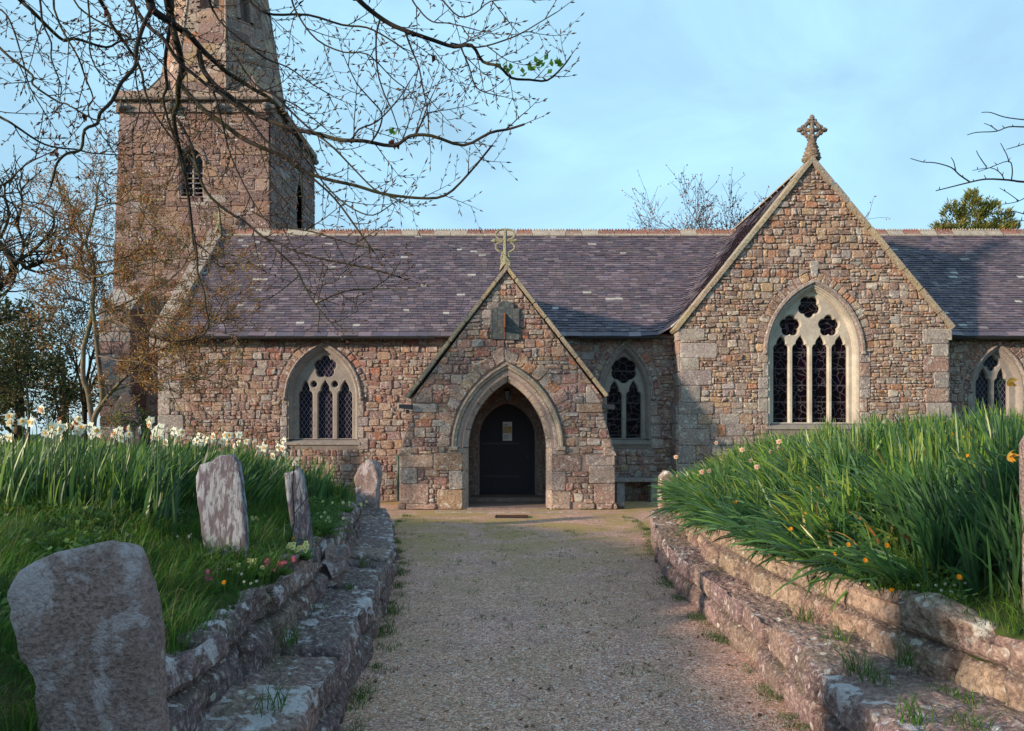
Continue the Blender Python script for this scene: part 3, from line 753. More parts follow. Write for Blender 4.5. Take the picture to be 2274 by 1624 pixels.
for sx, e in ((-1, pa), (1, pb)):
    x = e+sx*.30; hd.bbox(x-.09, x+.09, DP-.11, DP+.01, pzs-.05, pzs+.03, .02, (.36, .29, .22))
hd.build('porch_hood_mould', M['granite'], church)
# porch coping, eaves ends
cp = MB(); kl, kr = Q(899, 880, DP), Q(1352, 878, DP); ap = Q(1125, 588, DP)
coping(cp, kl[0], kl[1], ap[0], ap[1], DP-.08, DP+.42, .085, 91, .55); coping(cp, kr[0], kr[1], ap[0], ap[1], DP-.08, DP+.42, .085, 92, .5)
cp.build('porch_coping', M['coping'], church)
# porch interior: side walls, thickness of the front wall, floor, boarded ceiling
pi_ = MB(); pi_.col = (.25, .175, .135)
IX0, IX1 = -1.45, 1.33
for x0, x1, sg in ((UL, IX0, -1), (IX1, UR, 1)):
    pi_.box(x0+.01 if sg < 0 else x0, x1 if sg < 0 else x1-.01, DP+.42, DM-.005, 0, zkn-.02)
fB = frame((0, DP+.42, 0), (1, 0, 0), (0, 0, 1), (0, 1, 0)); fill(pi_, fB, [(UL, 0), (UR, 0), (UR, zkn), (pap[0], pap[1]-.1), (UL, zkn)], [ph])
for x, sg in ((UL, -1), (UR, 1)):
    fr = frame((x, 0, 0), (0, 1, 0), (0, 0, 1), (sg, 0, 0)); m_ = MB()
    masonry(pi_, fr, [(DP, 0), (DM, 0), (DM, zkn), (DP, zkn)], [], seed=93, pal=RUB)
    fill(pi_, fr, [(DP, 0), (DM, 0), (DM, zkn), (DP, zkn)], [])
pi_.build('porch_side_wall', M['rubble'], church)
fl = MB(); fl.col = (.3, .2, .17)
fl.bbox(pa-.02, pb+.02, DP-.02, DP+.36, -.06, .035, .012)
fl.box(IX0, IX1, DP+.361, DM-.01, -.05, .03)
fl.bbox(IX0+.25, IX1-.2, DM-.72, DM+.3, .031, .125, .012)
fl.build('porch_floor', M['flag'], church)
# door: jamb ring, planks, hinges
dj = MB(); dj.col = (.26, .18, .15)
sweep(dj, fN, [(dxl, .12)]+darch+[(dxr, .12)], [(.16, .02), (.06, .03), (.0, -.05), (0, -.34)])
dj.build('door_surround', M['granite'], church)
dr = MB(); dr.col = (.03, .03, .03); dy = DM+.33
full = Hole([(dxl-.01, .125)]+[(x, z) for x, z in darch]+[(dxr+.01, .125)]); x = dxl-.01; random.seed(5)
while x < dxr:
    w_ = random.uniform(.13, .17); x1 = min(dxr+.01, x+w_)
    zt = lambda xx: max((z for z in [interp([(p[0], p[1]) for p in darch], xx)]), default=dzs)
    n_ = 5; o = random.uniform(0, .006)
    for i in range(n_):
        a = x+.004+(x1-x-.008)*i/n_; b = x+.004+(x1-x-.008)*(i+1)/n_
        dr.poly([(a, dy-o, .13), (b, dy-o, .13), (b, dy-o, zt(b)), (a, dy-o, zt(a))])
    x = x1
fill(dr, frame((0, dy+.012, 0), (1, 0, 0), (0, 0, 1), (0, -1, 0)), [(dxl-.01, .125)]+darch+[(dxr+.01, .125)], [])
door = dr.build('door', M['door'], church)
for z in (.55, 1.35): hg = MB(); hg.box(dxl+.04, dxl+.95, dy-.022, dy-.008, z-.02, z+.02); hg.build('strap_hinge', M['iron'], door)
hn = MB(); 
ringp = [(dxr-.17+.05*math.cos(t), dy-.03, 1.02+.05*math.sin(t)) for t in np.linspace(0, 2*math.pi, 14)]; hn.tube(ringp, .008, 5); hn.box(dxr-.20, dxr-.14, dy-.02, dy-.008, .98, 1.10); hn.build('handle', M['iron'], door)

# ---------------------------------------------------------------- slates
SLC = [(.108, .092, .108), (.085, .075, .096), (.135, .112, .125), (.095, .092, .118), (.165, .140, .15), (.112, .094, .10), (.20, .18, .185), (.07, .066, .086)]
def smax(a, b, k=.45):
    h = max(k-abs(a-b), 0)/k; return max(a, b)+h*h*k*.25
def slates(mb, fn, u0, u1, L, course=.102, wd=.20, seed=1, lift=.025, th=.012, white=.014, first=.2, sub=False, pal=SLC):
    random.seed(seed); v = 0; row = 0
    while v < L-.02:
        c = first if row == 0 else course*random.uniform(.93, 1.07); v1 = min(L, v+c); u = u0+(wd*.5 if row % 2 else 0)-wd*random.uniform(0, .2)
        while u < u1:
            w_ = wd*random.uniform(.7, 1.25)*(1.7 if row == 0 else 1); a, b = max(u0, u+.003), min(u1, u+w_-.003)
            if b-a > .03:
                col = (.46, .44, .41) if random.random() < white else jit(tuple(q*f for q, f in zip(random.choice(pal), (.92, .80, .90))), .18)
                d = random.uniform(-.006, .006); l1 = lift+random.uniform(-.004, .006); vb = v+random.uniform(-.006, .006); tv = min(L, v1+.02)
                tl, tr_, bl_, br_ = fn(a, tv, .001), fn(b, tv, .001), fn(a, vb, l1+d), fn(b, vb+random.uniform(-.004, .004), l1-d)
                b2l, b2r = fn(a, vb, l1+d-th-.006), fn(b, vb, l1-d-th-.006)
                i = [mb.vert(p, col) for p in (bl_, br_, tr_, tl, b2l, b2r)]
                mb.face(i[0], i[1], i[2], i[3]); mb.face(i[4], i[5], i[1], i[0])
                mb.face(i[4], i[0], i[3]); mb.face(i[1], i[5], i[2])
            u += w_
        v = v1; row += 1
NRM = Vector((0, -SL.z, SL.y))
def fn_main(u, v, n):
    y = EAVE_Y+SL.y*v; z = EAVE_Z+SL.z*v; zt_ = TA[1]-.05-TK*abs(u-TA[0]); zz = smax(z, zt_) if zt_ > z-.5 else z
    zz += .012*noise.noise(Vector((u*.5, v*.8, 3)))
    return (u, y-n*SL.z, zz+n*SL.y)
rf = MB()
slates(rf, fn_main, NX0+.28, NX1, SLL, seed=101, pal=SLC)
roof = rf.build('nave_roof', M['slate'], church)
# roof substrate, north slope and closing gables
rs = MB(); rs.col = (.12, .10, .11)
nseg = 60
for i in range(nseg):
    xa = NX0+(NX1-NX0)*i/nseg; xb = NX0+(NX1-NX0)*(i+1)/nseg
    for j in range(12):
        va, vb = SLL*j/12, SLL*(j+1)/12
        rs.poly([fn_main(xa, va, -.012), fn_main(xb, va, -.012), fn_main(xb, vb, -.012), fn_main(xa, vb, -.012)])
YN = 2*RIDGE_Y-EAVE_Y
rs.poly([(NX0, RIDGE_Y, RIDGE_Z), (NX1, RIDGE_Y, RIDGE_Z), (NX1, YN, EAVE_Z), (NX0, YN, EAVE_Z)])
rs.poly([(NX0, DM, EAVE_Z+.1), (NX0, DM, 0), (NX0, YN, 0), (NX0, YN, EAVE_Z), (NX0, RIDGE_Y, RIDGE_Z-.02)]); rs.poly([(NX1, DM, EAVE_Z), (NX1, DM, 0), (NX1, YN, 0), (NX1, YN, EAVE_Z), (NX1, RIDGE_Y, RIDGE_Z-.02)])
rs.poly([(NX0, YN-.1, 0), (NX1, YN-.1, 0), (NX1, YN-.1, EAVE_Z), (NX0, YN-.1, EAVE_Z)])
rs.build('roof_boarding', M['slate'], roof)
# transept roof beyond the nave ridge, both slopes
tr = MB()
def fnL(u, v, n): return (3.6+v/math.hypot(1, TK)-n*TK/math.hypot(1, TK), u, 3.82+v*TK/math.hypot(1, TK)+n/math.hypot(1, TK))
def fnR(u, v, n): return (2*TA[0]-3.6-v/math.hypot(1, TK)+n*TK/math.hypot(1, TK), u, 3.82+v*TK/math.hypot(1, TK)+n/math.hypot(1, TK))
LT = (TA[0]-3.6)*math.hypot(1, TK)
slates(tr, fnL, RIDGE_Y-.05, 24.3, LT, seed=103); slates(tr, fnR, RIDGE_Y-.05, 24.3, LT, seed=104)
for f in (fnL, fnR): tr.poly([f(RIDGE_Y, 0, -.02), f(24.3, 0, -.02), f(24.3, LT, -.02), f(RIDGE_Y, LT, -.02)], (.1, .1, .1))
for sg in (-1, 1): tr.poly([(TA[0], DT+.3, TA[1]-.04), (TA[0]+sg*.7, DT+.3, TA[1]-.04-.7*TK), (TA[0]+sg*.7, RIDGE_Y, TA[1]-.04-.7*TK), (TA[0], RIDGE_Y, TA[1]-.04)], (.12, .1, .12))
tr.poly([(3.6, 24.3, 0), (10.2, 24.3, 0), (10.2, 24.3, 3.8), (TA[0], 24.3, TA[1]-.1), (3.6, 24.3, 3.8)], (.2, .15, .12))
tr.build('transept_roof', M['slate'], church)
# porch roof
pr = MB(); pk = (ap[1]-kl[1])/(ap[0]-kl[0]); ht = math.hypot(1, pk); PRZ = ap[1]-.10
def fpl(u, v, n): return (ap[0]-(PRZ-kl[1])/pk+v/ht-n*pk/ht, u, kl[1]+v*pk/ht+n/ht)
def fpr(u, v, n): return (ap[0]+(PRZ-kl[1])/pk-v/ht+n*pk/ht, u, kl[1]+v*pk/ht+n/ht)
LP = (PRZ-kl[1])/pk*ht
slates(pr, fpl, DP+.40, 18.8, LP, seed=105); slates(pr, fpr, DP+.40, 18.8, LP, seed=106)
for f in (fpl, fpr): pr.poly([f(DP+.3, 0, -.02), f(18.8, 0, -.02), f(18.8, LP, -.02), f(DP+.3, LP, -.02)], (.1, .1, .1))
pr.box(ap[0]-.10, ap[0]+.10, DP+.42, 18.9, PRZ-.06, PRZ+.04, (.25, .12, .08))
pr.build('porch_roof', M['slate'], church)
# ridge tiles with crests
rt = MB(); random.seed(9); x = NX0+.2
def ridge_run(x0, x1, y, z):
    x = x0
    while x < x1:
        L = .46; r = random.random()
        c = (.42, .37, .30) if r < .28 else jit((.27, .10, .065) if r < .8 else (.22, .13, .10), .2)
        for sg in (-1, 1): rt.poly([(x+.005, y, z+.085), (x+L-.005, y, z+.085), (x+L-.005, y+sg*.14, z-.055), (x+.005, y+sg*.14, z-.055)], c)
        rt.tube([(x+.01, y, z+.075), (x+L-.01, y, z+.075)], .028, 6, c)
        for k in range(6):
            xx = x+.05+k*.072; rt.tube([(xx, y, z+.09), (xx, y, z+.12), (xx, y, z+.14)], [.022, .024, .006], 5, c)
        for k in (-1,):
            rt.poly([(x+.005, y-.142, z-.045), (x+L-.005, y-.142, z-.045), (x+L-.005, y-.15, z-.10), (x+.005, y-.15, z-.10)], (.40, .36, .30))
        x += L
ridge_run(NX0+.25, TA[0]-.45, RIDGE_Y, RIDGE_Z); rt.build('ridge_tiles', M['ridge'], roof); rt = MB(); ridge_run(TA[0]+.45, NX1, RIDGE_Y, RIDGE_Z); rt.build('ridge_tiles', M['ridge'], roof)
rv = MB(); random.seed(19); y = DT+.5
while y < 24.2:
    c = jit((.40, .29, .17), .15)
    for sg in (-1, 1): rv.poly([(TA[0], y+.005, TA[1]+.07), (TA[0], y+.45, TA[1]+.07), (TA[0]+sg*.15, y+.45, TA[1]-.10), (TA[0]+sg*.15, y+.005, TA[1]-.10)], c)
    y += .46
rv.build('transept_ridge', M['ridge'], church)
# west verge coping of the nave with a kneeler, and small cross
wc = MB(); random.seed(33)
n_ = 8
for i in range(n_):
    va, vb = SLL*i/n_+.006, SLL*(i+1)/n_-.006; o = random.uniform(-.01, .01)
    pts = []
    for v in (va, vb):
        for (u, n__) in ((NX0-.08, -.08), (NX0+.34, -.08), (NX0+.34, .11), (NX0-.08, .11)):
            p = fn_main(u, v, n__+o); pts.append(p)
    bm = bmesh.new(); vs = [bm.verts.new(p) for p in pts]
    for f in ((3, 2, 1, 0), (4, 5, 6, 7), (0, 1, 5, 4), (1, 2, 6, 5), (2, 3, 7, 6), (3, 0, 4, 7)): bm.faces.new([vs[k] for k in f])
    bmesh.ops.recalc_face_normals(bm, faces=bm.faces[:]); bmesh.ops.bevel(bm, geom=bm.edges[:], offset=.015, segments=2, affect='EDGES')
    wc.addbm(bm, jit((.32, .26, .22), .12))
wc.bbox(NX0-.12, NX0+.36, DM-.22, DM+.2, 3.62, 3.9, .03, (.36, .3, .26))
wc.build('nave_coping', M['coping'], church)

def carved(mb, p, sx, sy, sz, seed, c, amp=.3):
    bm = bmesh.new(); bmesh.ops.create_icosphere(bm, subdivisions=3, radius=1)
    for v in bm.verts:
        k = 1+amp*noise.noise(v.co*2.6+Vector((seed*3.3, 1, 2)))+amp*.5*noise.noise(v.co*6+Vector((seed, 0, 0))); v.co = Vector((p[0]+v.co.x*sx*k, p[1]+v.co.y*sy*k, p[2]+v.co.z*sz*k))
    mb.addbm(bm, c)
def cross_wheel(D, px, py, s_, base_y, name, label):
    """pierced wheel-head cross on a tapering saddle base; s_ = half span (m)"""
    x, _, z = P(px, py, D); c = MB(); c.col = (.12, .095, .07); th = .055
    c.tube([(x, D, z-s_*.75), (x, D, z+s_*.62)], [.07, .055], 8); c.tube([(x-s_*.7, D, z), (x+s_*.7, D, z)], .052, 8)
    c.tube([(x+s_*.58*math.cos(t), D, z+s_*.58*math.sin(t)) for t in np.linspace(0, 2*math.pi, 25)], .05, 7)
    k = 0
    for t in range(4):
        a = t*math.pi/2; dx, dz = math.cos(a), math.sin(a)
        if t != 3: carved(c, (x+dx*s_*.86, D, z+dz*s_*.86), .055+.03*abs(dx), .055, .055+.03*abs(dz), t+1, c.col)
        for sg in (-1, 1):
            b = a+sg*.32; carved(c, (x+math.cos(b)*s_*.72, D, z+math.sin(b)*s_*.72), .045, .05, .045, t*2+sg+9, c.col)
    z1 = P(0, base_y, D)[2]
    for i in range(7):
        f = i/6; zz = (z-s_*.6)*(1-f)+(z1)*f; wd = .075+.13*f**1.3; carved(c, (x, D+.04*f, zz), wd, wd*1.1, .085, 20+i, jit((.16, .12, .08), .15), .35)
    o = c.build(name, M['coping'], church, smooth=True); tag(o, label); return o
cross_wheel(DT+.12, 1803, 289, .31, 352, 'gable_cross', 'pierced wheel-head stone cross crowning the transept gable')
def cross_loop(D, px, py, base_y, S, label):
    x, _, z = P(px, py, D); c = MB(); c.col = (.30, .29, .17); m = S
    zt_, zb_ = z+.30*m, P(0, base_y, D)[2]
    c.tube([(x, D, zt_), (x, D, zt_-.05*m), (x, D, zt_-.10*m), (x, D, z-.25*m), (x, D, z-.42*m), (x, D, zb_+.12)], [.006, .03*m, .042*m, .048*m, .075*m, .10*m], 6)
    for sg in (-1, 1):
        c.tube([(x, D, z), (x+sg*.2*m, D, z), (x+sg*.25*m, D, z), (x+sg*.33*m, D, z+.003)], [.034*m, .032*m, .04*m, .008], 6)
        for u in (-1, 1):                              # four looped lobes
            pts = [(x+sg*(.03+.19*math.sin(t)*.98)*m, D, z+u*(.02+.245*(1-math.cos(t))/2*1.0)*m) for t in np.linspace(0, math.pi, 12)]
            c.tube(pts, .024*m, 6)
        c.tube([(x+sg*.055*m, D, z-.26*m), (x+sg*.10*m, D-.01, z-.45*m)], .03*m, 5)
    # saddle
    for sg in (-1, 1):
        c.hexa([(x-.0, D-.12, zb_-.02), (x+sg*.13*m, D-.12, zb_-.17), (x+sg*.13*m, D+.14, zb_-.17), (x, D+.14, zb_-.02), (x, D-.1, zb_+.16), (x+sg*.10*m, D-.1, zb_+.05), (x+sg*.10*m, D+.12, zb_+.05), (x, D+.12, zb_+.16)])
    o = c.build('gable_cross', M['coping'], church, smooth=False); tag(o, label); return o
cross_loop(DP+.14, 1122, 535, 586, .92, 'looped stone cross with yellow-green lichen on the porch gable')
cross_loop(RIDGE_Y-.1, 487, 478, 508, .62, 'small lichened cross at the west end of the nave roof')

# ---------------------------------------------------------------- gutters, pipes
def gutter(x0, x1, y, z):
    gt_ = MB(); gt_.col = (.02, .02, .02)
    n_ = 8; A = [(y+.062*math.cos(t), z+.062*math.sin(t)) for t in np.linspace(math.pi, 2*math.pi, n_)]
    for (a, b) in zip(A, A[1:]): gt_.poly([(x0, a[0], a[1]), (x1, a[0], a[1]), (x1, b[0], b[1]), (x0, b[0], b[1])])
    B = [(y+.054*math.cos(t), z+.054*math.sin(t)) for t in np.linspace(math.pi, 2*math.pi, n_)]
    for (a, b) in zip(B, B[1:]): gt_.poly([(x0, a[0], a[1]), (x1, a[0], a[1]), (x1, b[0], b[1]), (x0, b[0], b[1])])
    for xx in (x0, x1): gt_.poly([(xx, a, b) for a, b in A])
    xx = x0+.5
    while xx < x1: gt_.box(xx-.012, xx+.012, y, DM, z-.075, z-.05); xx += .95
    gt_.build('gutter', M['iron'], church)
gutter(NX0+.1, UL+.3, EAVE_Y-.05, EAVE_Z-.01); gutter(UR-.35, TX0-.02, EAVE_Y-.05, EAVE_Z-.01); gutter(TX1+.05, NX1, EAVE_Y-.05, EAVE_Z-.01)
dp = MB(); x = Q(884, 0, DM-.15)[0]; dp.tube([(x, DM-.10, 0), (x, DM-.10, 1.0)], .036, 10); dp.tube([(x, DM-.10, .96), (x, DM-.10, 1.08)], [.045, .06], 10)
dp.build('rainwater_pipe', M['green_pipe'], church)

# ---------------------------------------------------------------- tower and spire
TZ = 10.72
sTW = MB(); mTW = MB(); mTW.col = (.20, .14, .115)
bx0, bx1 = Q(402, 0, DW)[0], Q(450, 0, DW)[0]; bz0, bz1 = Q(0, 436, DW)[1], Q(0, 328, DW)[1]; bcx = (bx0+bx1)/2; bzs = Q(0, 362, DW)[1]
barch = arch(bcx, bzs, bx1-bx0, bz1-bzs, 8); bh = [(bx0, bz0)]+barch+[(bx1, bz0)]
tp = [(-11.5, 0), (-6.75, 0), (-6.84, TZ), (-11.09, TZ)]
qL = []; random.seed(201)
z = 0; k = 0
while z < TZ-.1:
    h = random.uniform(.28, .42); h = min(h, TZ-z); L = (.70, .42)[k % 2]; xl = -11.5+.41*z/TZ; xr = -6.75-.09*z/TZ
    qL.append([(xl, z), (xl+L, z), (xl+L+.01, z+h), (xl+.013, z+h)]); qL.append([(xr-L, z), (xr, z), (xr-.003, z+h), (xr-L, z+h)]); z += h; k += 1
masonry(sTW, fW, tp, [offset(bh, .02)]+qL, seed=202, pal=TOW+TOW+LIGHT[:2], hr=(.24, .40), wr=(.28, .75), split=.25, prot=(.012, .035), granite=.05)
blocks(sTW, fW, qL, pal=TOW+PINK[:1], seed=203, prot=(.02, .035)); fill(mTW, fW, tp, [bh])
frE = frame((-6.80, 0, 0), (0, 1, 0), (0, 0, 1), (1, 0, 0)); te = [(DW, 0), (DW+4.8, 0), (DW+4.75, TZ), (DW, TZ)]
eb = Hole([(DW+2.6, 7.9), (DW+3.2, 7.9), (DW+3.2, 9.3), (DW+2.9, 9.8), (DW+2.6, 9.3)])
masonry(sTW, frE, te, [eb], seed=204, pal=TOW, hr=(.24, .38), wr=(.28, .7), split=.25); fill(mTW, frE, te, [eb.p])
mTW.poly([(-11.5, DW, 0), (-11.5, DW+4.8, 0), (-11.09, DW+4.75, TZ), (-11.09, DW, TZ)]); mTW.poly([(-11.5, DW+4.8, 0), (-6.75, DW+4.8, 0), (-6.84, DW+4.75, TZ), (-11.09, DW+4.75, TZ)])
towr = sTW.build('tower_wall', M['tower'], church); mTW.build('mortar_bed', M['mortar'], towr)
# belfry window
bw = MB(); bw.col = (.27, .18, .15); mid = Q(425.5, 0, DW)[0]
sweep(bw, fW, bh, [(.05, .015), (.0, -.02), (0, -.32)])
bw.poly([fW(bx0-.08, bz0-.06, .05), fW(bx1+.08, bz0-.06, .05), fW(bx1, bz0+.02, -.3), fW(bx0, bz0+.02, -.3)], (.34, .17, .12))
bw.tube([fW(mid, bz0, -.16), fW(mid, bzs+.1, -.16)], .045, 6, (.30, .27, .23))
for sg in (-1, 1):
    cxx = mid+sg*(bx1-bx0)/4; lp = arch(cxx, bzs-.02, (bx1-bx0)/2-.05, .26, 5); sweep(bw, fW, lp, [(-.0, -.12), (.05, -.12), (.05, -.2)])
for i in range(5):
    pass
bwin = bw.build('belfry_window', M['tower'], church)
lv = MB(); lv.col = (.26, .22, .22)
for py in (383, 394, 405, 416.5, 427):
    z = Q(0, py, DW)[1]
    for (xa, xb) in ((bx0, mid-.04), (mid+.04, bx1)): lv.hexa([fW(xa, z-.01, -.10), fW(xb, z-.01, -.10), fW(xb, z+.06, -.28), fW(xa, z+.06, -.28), fW(xa, z+.02, -.10), fW(xb, z+.02, -.10), fW(xb, z+.09, -.28), fW(xa, z+.09, -.28)])
lv.build('louvres', M['slate_head'], bwin)
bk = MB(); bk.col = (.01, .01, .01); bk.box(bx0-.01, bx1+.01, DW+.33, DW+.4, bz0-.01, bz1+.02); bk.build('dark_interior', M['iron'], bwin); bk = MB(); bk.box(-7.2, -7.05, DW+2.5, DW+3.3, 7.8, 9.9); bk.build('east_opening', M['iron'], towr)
bhm = MB(); bhm.col = (.22, .16, .14); sweep(bhm, fW, arch(bcx, bzs-.05, bx1-bx0, bz1-bzs+.05, 8), [(.06, 0), (.08, .06), (.13, .06), (.15, 0)]); bhm.build('hood_mould', M['tower'], bwin)
# cornice, frieze with carved heads
cn = MB(); random.seed(205)
def band(z0, z1, out, c, seg=.8, bev=.02):
    x0, x1, y0, y1 = -11.10-out, -6.82+out, DW-out, DW+4.76+out
    for (ax, a0, a1) in (('x', x0, x1), ('y', y0, y1)):
        t = a0
        while t < a1-.01:
            e = min(a1, t+seg*random.uniform(.7, 1.3)); e = a1 if a1-e < .3 else e; cc = jit(c, .12)
            if ax == 'x': cn.bbox(t+.003, e-.003, y0, y0+.35, z0, z1, bev, cc); cn.bbox(t+.003, e-.003, y1-.35, y1, z0, z1, bev, cc)
            else: cn.bbox(x1-.35, x1-.001, max(t, y0+.352)+.003, min(e, y1-.352)-.003, z0, z1, bev, cc); cn.bbox(x0+.001, x0+.35, max(t, y0+.352)+.003, min(e, y1-.352)-.003, z0, z1, bev, cc)
            t = e
band(TZ-.03, TZ+.055, .08, (.24, .18, .15)); band(TZ+.057, TZ+.30, .02, (.30, .21, .17)); band(TZ+.302, TZ+.38, .15, (.10, .09, .075), bev=.01); band(TZ+.382, TZ+.58, .11, (.37, .27, .21), bev=.03)
cor = cn.build('tower_cornice', M['tower'], church)
for px in (268, 378, 484, 590): hs_ = MB(); carved(hs_, P(px, 238, DW-.12), .12, .13, .12, px, (.20, .17, .14), .45); carved(hs_, P(px+12, 238, DW-.08), .16, .08, .08, px+3, (.30, .24, .20), .3); hs_.build('carved_head', M['tower'], cor, smooth=True)
for yy in (DW+1.4, DW+2.9, DW+4.3): hs_ = MB(); carved(hs_, (-6.68, yy, TZ+.15), .13, .12, .12, yy, (.20, .17, .14), .45); hs_.build('carved_head', M['tower'], cor, smooth=True)
# octagonal broach spire
SPX, SPY = -9.03, DW+2.38; zb_, zt_ = TZ+.50, 23.9; Wb = 3.66
sp = MB(); spm = MB(); spm.col = (.26, .18, .14)
def octp(z, k):
    Wd = Wb*(zt_-z)/(zt_-zb_); Rr = Wd/2/math.cos(math.pi/8); a = -math.pi/2-math.pi/8+k*math.pi/4
    return Vector((SPX+Rr*math.cos(a), SPY+Rr*math.sin(a), z))
for k in range(8):
    A, B, C, Dd = octp(zb_, k), octp(zb_, k+1), octp(zt_-.6, k+1), octp(zt_-.6, k)
    mid0 = (A+B)/2; mid1 = (C+Dd)/2; V_ = (mid1-mid0); H_ = V_.length; V_.normalize(); U_ = (B-A).normalized(); Nn = U_.cross(V_)
    fr = frame(mid0, U_, V_, Nn); hw, ht_ = (B-A).length/2, (C-Dd).length/2
    hol = []
    if k in (0, 1):
        lz = 3.05 if k == 0 else 2.85; hol = [Hole([(-.16, lz), (.16, lz), (.16, lz+1.0), (0, lz+1.35), (-.16, lz+1.0)])]
    masonry(sp, fr, [(-hw+.01, 0), (hw-.01, 0), (ht_, H_), (-ht_, H_)], hol, seed=210+k, pal=PINK+LIGHT+TOW[:2], hr=(.28, .40), wr=(.35, .8), split=.04, prot=(.012, .02), wav=.008, gap=.005, granite=.02)
    fill(spm, fr, [(-hw, 0), (hw, 0), (ht_, H_), (-ht_, H_)], [h.p for h in hol])
    for a, b in ((A, Dd),): sp.tube([a, b], [.045, .03], 6, (.32, .23, .18))
    if hol:
        q = hol[0].p; strip(spm, fr, q, 0, q, -.3); spm.poly([fr(x_, z_, -.29) for x_, z_ in q], (.01, .01, .01)); sweep(sp, fr, [(-.16, lz), (-.16, lz+1.0), (0, lz+1.35), (.16, lz+1.0), (.16, lz)], [(.0, .0), (.0, .09), (.09, .09), (.12, 0)], False, (.30, .21, .17))
tip = [octp(zt_-.6, k) for k in range(8)]
for k in range(8): spm.poly([tip[k], tip[(k+1) % 8], (SPX, SPY, zt_)])
for sx in (-1, 1):
    for sy in (-1, 1):
        cnr = Vector((SPX+sx*1.90, SPY+sy*1.90, zb_-.05)); e1 = Vector((SPX+sx*.78, SPY+sy*1.90, zb_-.05)); e2 = Vector((SPX+sx*1.90, SPY+sy*.78, zb_-.05)); ap_ = Vector((SPX+sx*1.33, SPY+sy*1.33, zb_+1.05))
        sp.poly([e1, cnr, ap_], (.27, .19, .15)); sp.poly([cnr, e2, ap_], (.25, .18, .14)); sp.tube([cnr, ap_], [.04, .02], 5, (.3, .22, .18))
spire = sp.build('spire', M['tower'], church); spm.build('spire_core', M['mortar'], spire)
rf2 = MB(); rf2.box(-11.0, -6.9, DW+.05, DW+4.7, TZ+.45, TZ+.49, (.2, .2, .2)); rf2.build('tower_roof', M['lead'], church)
# buttress at the south-west corner
bt = MB(); random.seed(7)
x0, x1 = Q(222, 0, 20.5)[0], Q(291, 0, 20.5)[0]; zt1, zt2 = Q(0, 690, 20.5)[1], Q(0, 636, 21.2)[1]
frB = frame((0, 20.5, 0), (1, 0, 0), (0, 0, 1), (0, -1, 0)); rr = []
z = 0; k = 0
while z < zt1-.01:
    h = random.uniform(.26, .36); h = min(h, zt1-z); m_ = x0+(x1-x0)*(.38 if k % 2 else .66); rr += [[(x0, z), (m_, z), (m_, z+h), (x0, z+h)], [(m_, z), (x1, z), (x1, z+h), (m_, z+h)]]; z += h; k += 1
blocks(bt, frB, rr, pal=GRAN+TOW, seed=301)
frS = frame((x1, 0, 0), (0, 1, 0), (0, 0, 1), (1, 0, 0)); blocks(bt, frS, [[(20.5, z), (21.35, z), (21.35, z+.33), (20.5, z+.33)] for z in np.arange(0, zt1-.2, .335)], pal=TOW, seed=302)
bt.box(x0+.01, x1-.01, 20.51, 21.4, 0, zt1, (.2, .15, .12))
bt.hexa([(x0-.03, 20.45, zt1), (x1+.03, 20.45, zt1), (x1+.03, 21.35, zt1), (x0-.03, 21.35, zt1), (x0-.03, 20.46, zt1+.05), (x1+.03, 20.46, zt1+.05), (x1+.03, 21.35, zt2), (x0-.03, 21.35, zt2)], (.36, .33, .30))
bt.build('tower_buttress', M['tower'], church)
# ================================================================ GROUND
XL = [(-6, -1.35), (2, -1.27), (3, -1.29), (5, -1.33), (7, -1.50), (9, -1.80), (11, -2.15), (12.6, -2.55), (14, -2.95), (18, -3.1), (60, -3.1)]
XR = [(-6, 2.5), (2.5, 2.38), (3.3, 2.22), (4.1, 2.05), (5.2, 1.94), (7.3, 1.90), (9, 2.10), (11, 2.42), (13, 2.85), (14, 3.5), (15, 3.95), (18, 4.2), (60, 4.2)]
LO = [(-6, -.80), (2, -.86), (4, -.92), (6, -1.05), (8, -1.23), (9.6, -1.47), (11, -1.75), (12.4, -2.05)]
RO = [(-6, 1.45), (3, 1.56), (4, 1.61), (5.5, 1.68), (7.6, 1.69), (9.2, 1.80), (11.2, 2.10), (12.3, 2.32)]
def gl(x, y):
    """left bank"""
    d = interp(XL, y)-x
    z0 = interp([(-6, .70), (3, .72), (7, .80), (9, .72), (11, .50), (13, .22), (15, .10), (18, .05)], y)
    z = z0+.30*sstep(0, 1.7, d)*interp([(3, .9), (9, 1), (12, .8), (14, .5)], y)
    far = 1.02+.10*sstep(8, 14, y)
    z = z+(far-z)*sstep(2.2, 4.6, d)
    return z+.035*noise.noise(Vector((x*1.7, y*1.7, 0)))+.015*noise.noise(Vector((x*6, y*6, 4)))
def gr(x, y):
    d = x-interp(XR, y)
    z0 = interp([(-6, .70), (4, .70), (8, .76), (11, .72), (12.5, .64), (13.2, .42), (14, .25), (18, .2)], y)
    z = z0+.46*sstep(0, 1.7, d)
    z = z+(1.40-z)*sstep(1.2, 3.6, d)
    return z+.035*noise.noise(Vector((x*1.7, y*1.7, 7)))+.015*noise.noise(Vector((x*6, y*6, 9)))
def ground(x, y): return gl(x, y) if x < 0 else gr(x, y)
g = MB(); g.poly([(-700, -700, -.06), (700, -700, -.06), (700, 900, -.06), (-700, 900, -.06)]); tag(g.build('ground', M['turf']), kind='structure')
g = MB()
xs = np.linspace(-5, 6, 45); ys = np.linspace(-6, 18, 97); idx = {}
for j, y in enumerate(ys):
    for i, x in enumerate(xs): idx[i, j] = g.vert((x, y, .012*noise.noise(Vector((x*.9, y*.9, 2)))))
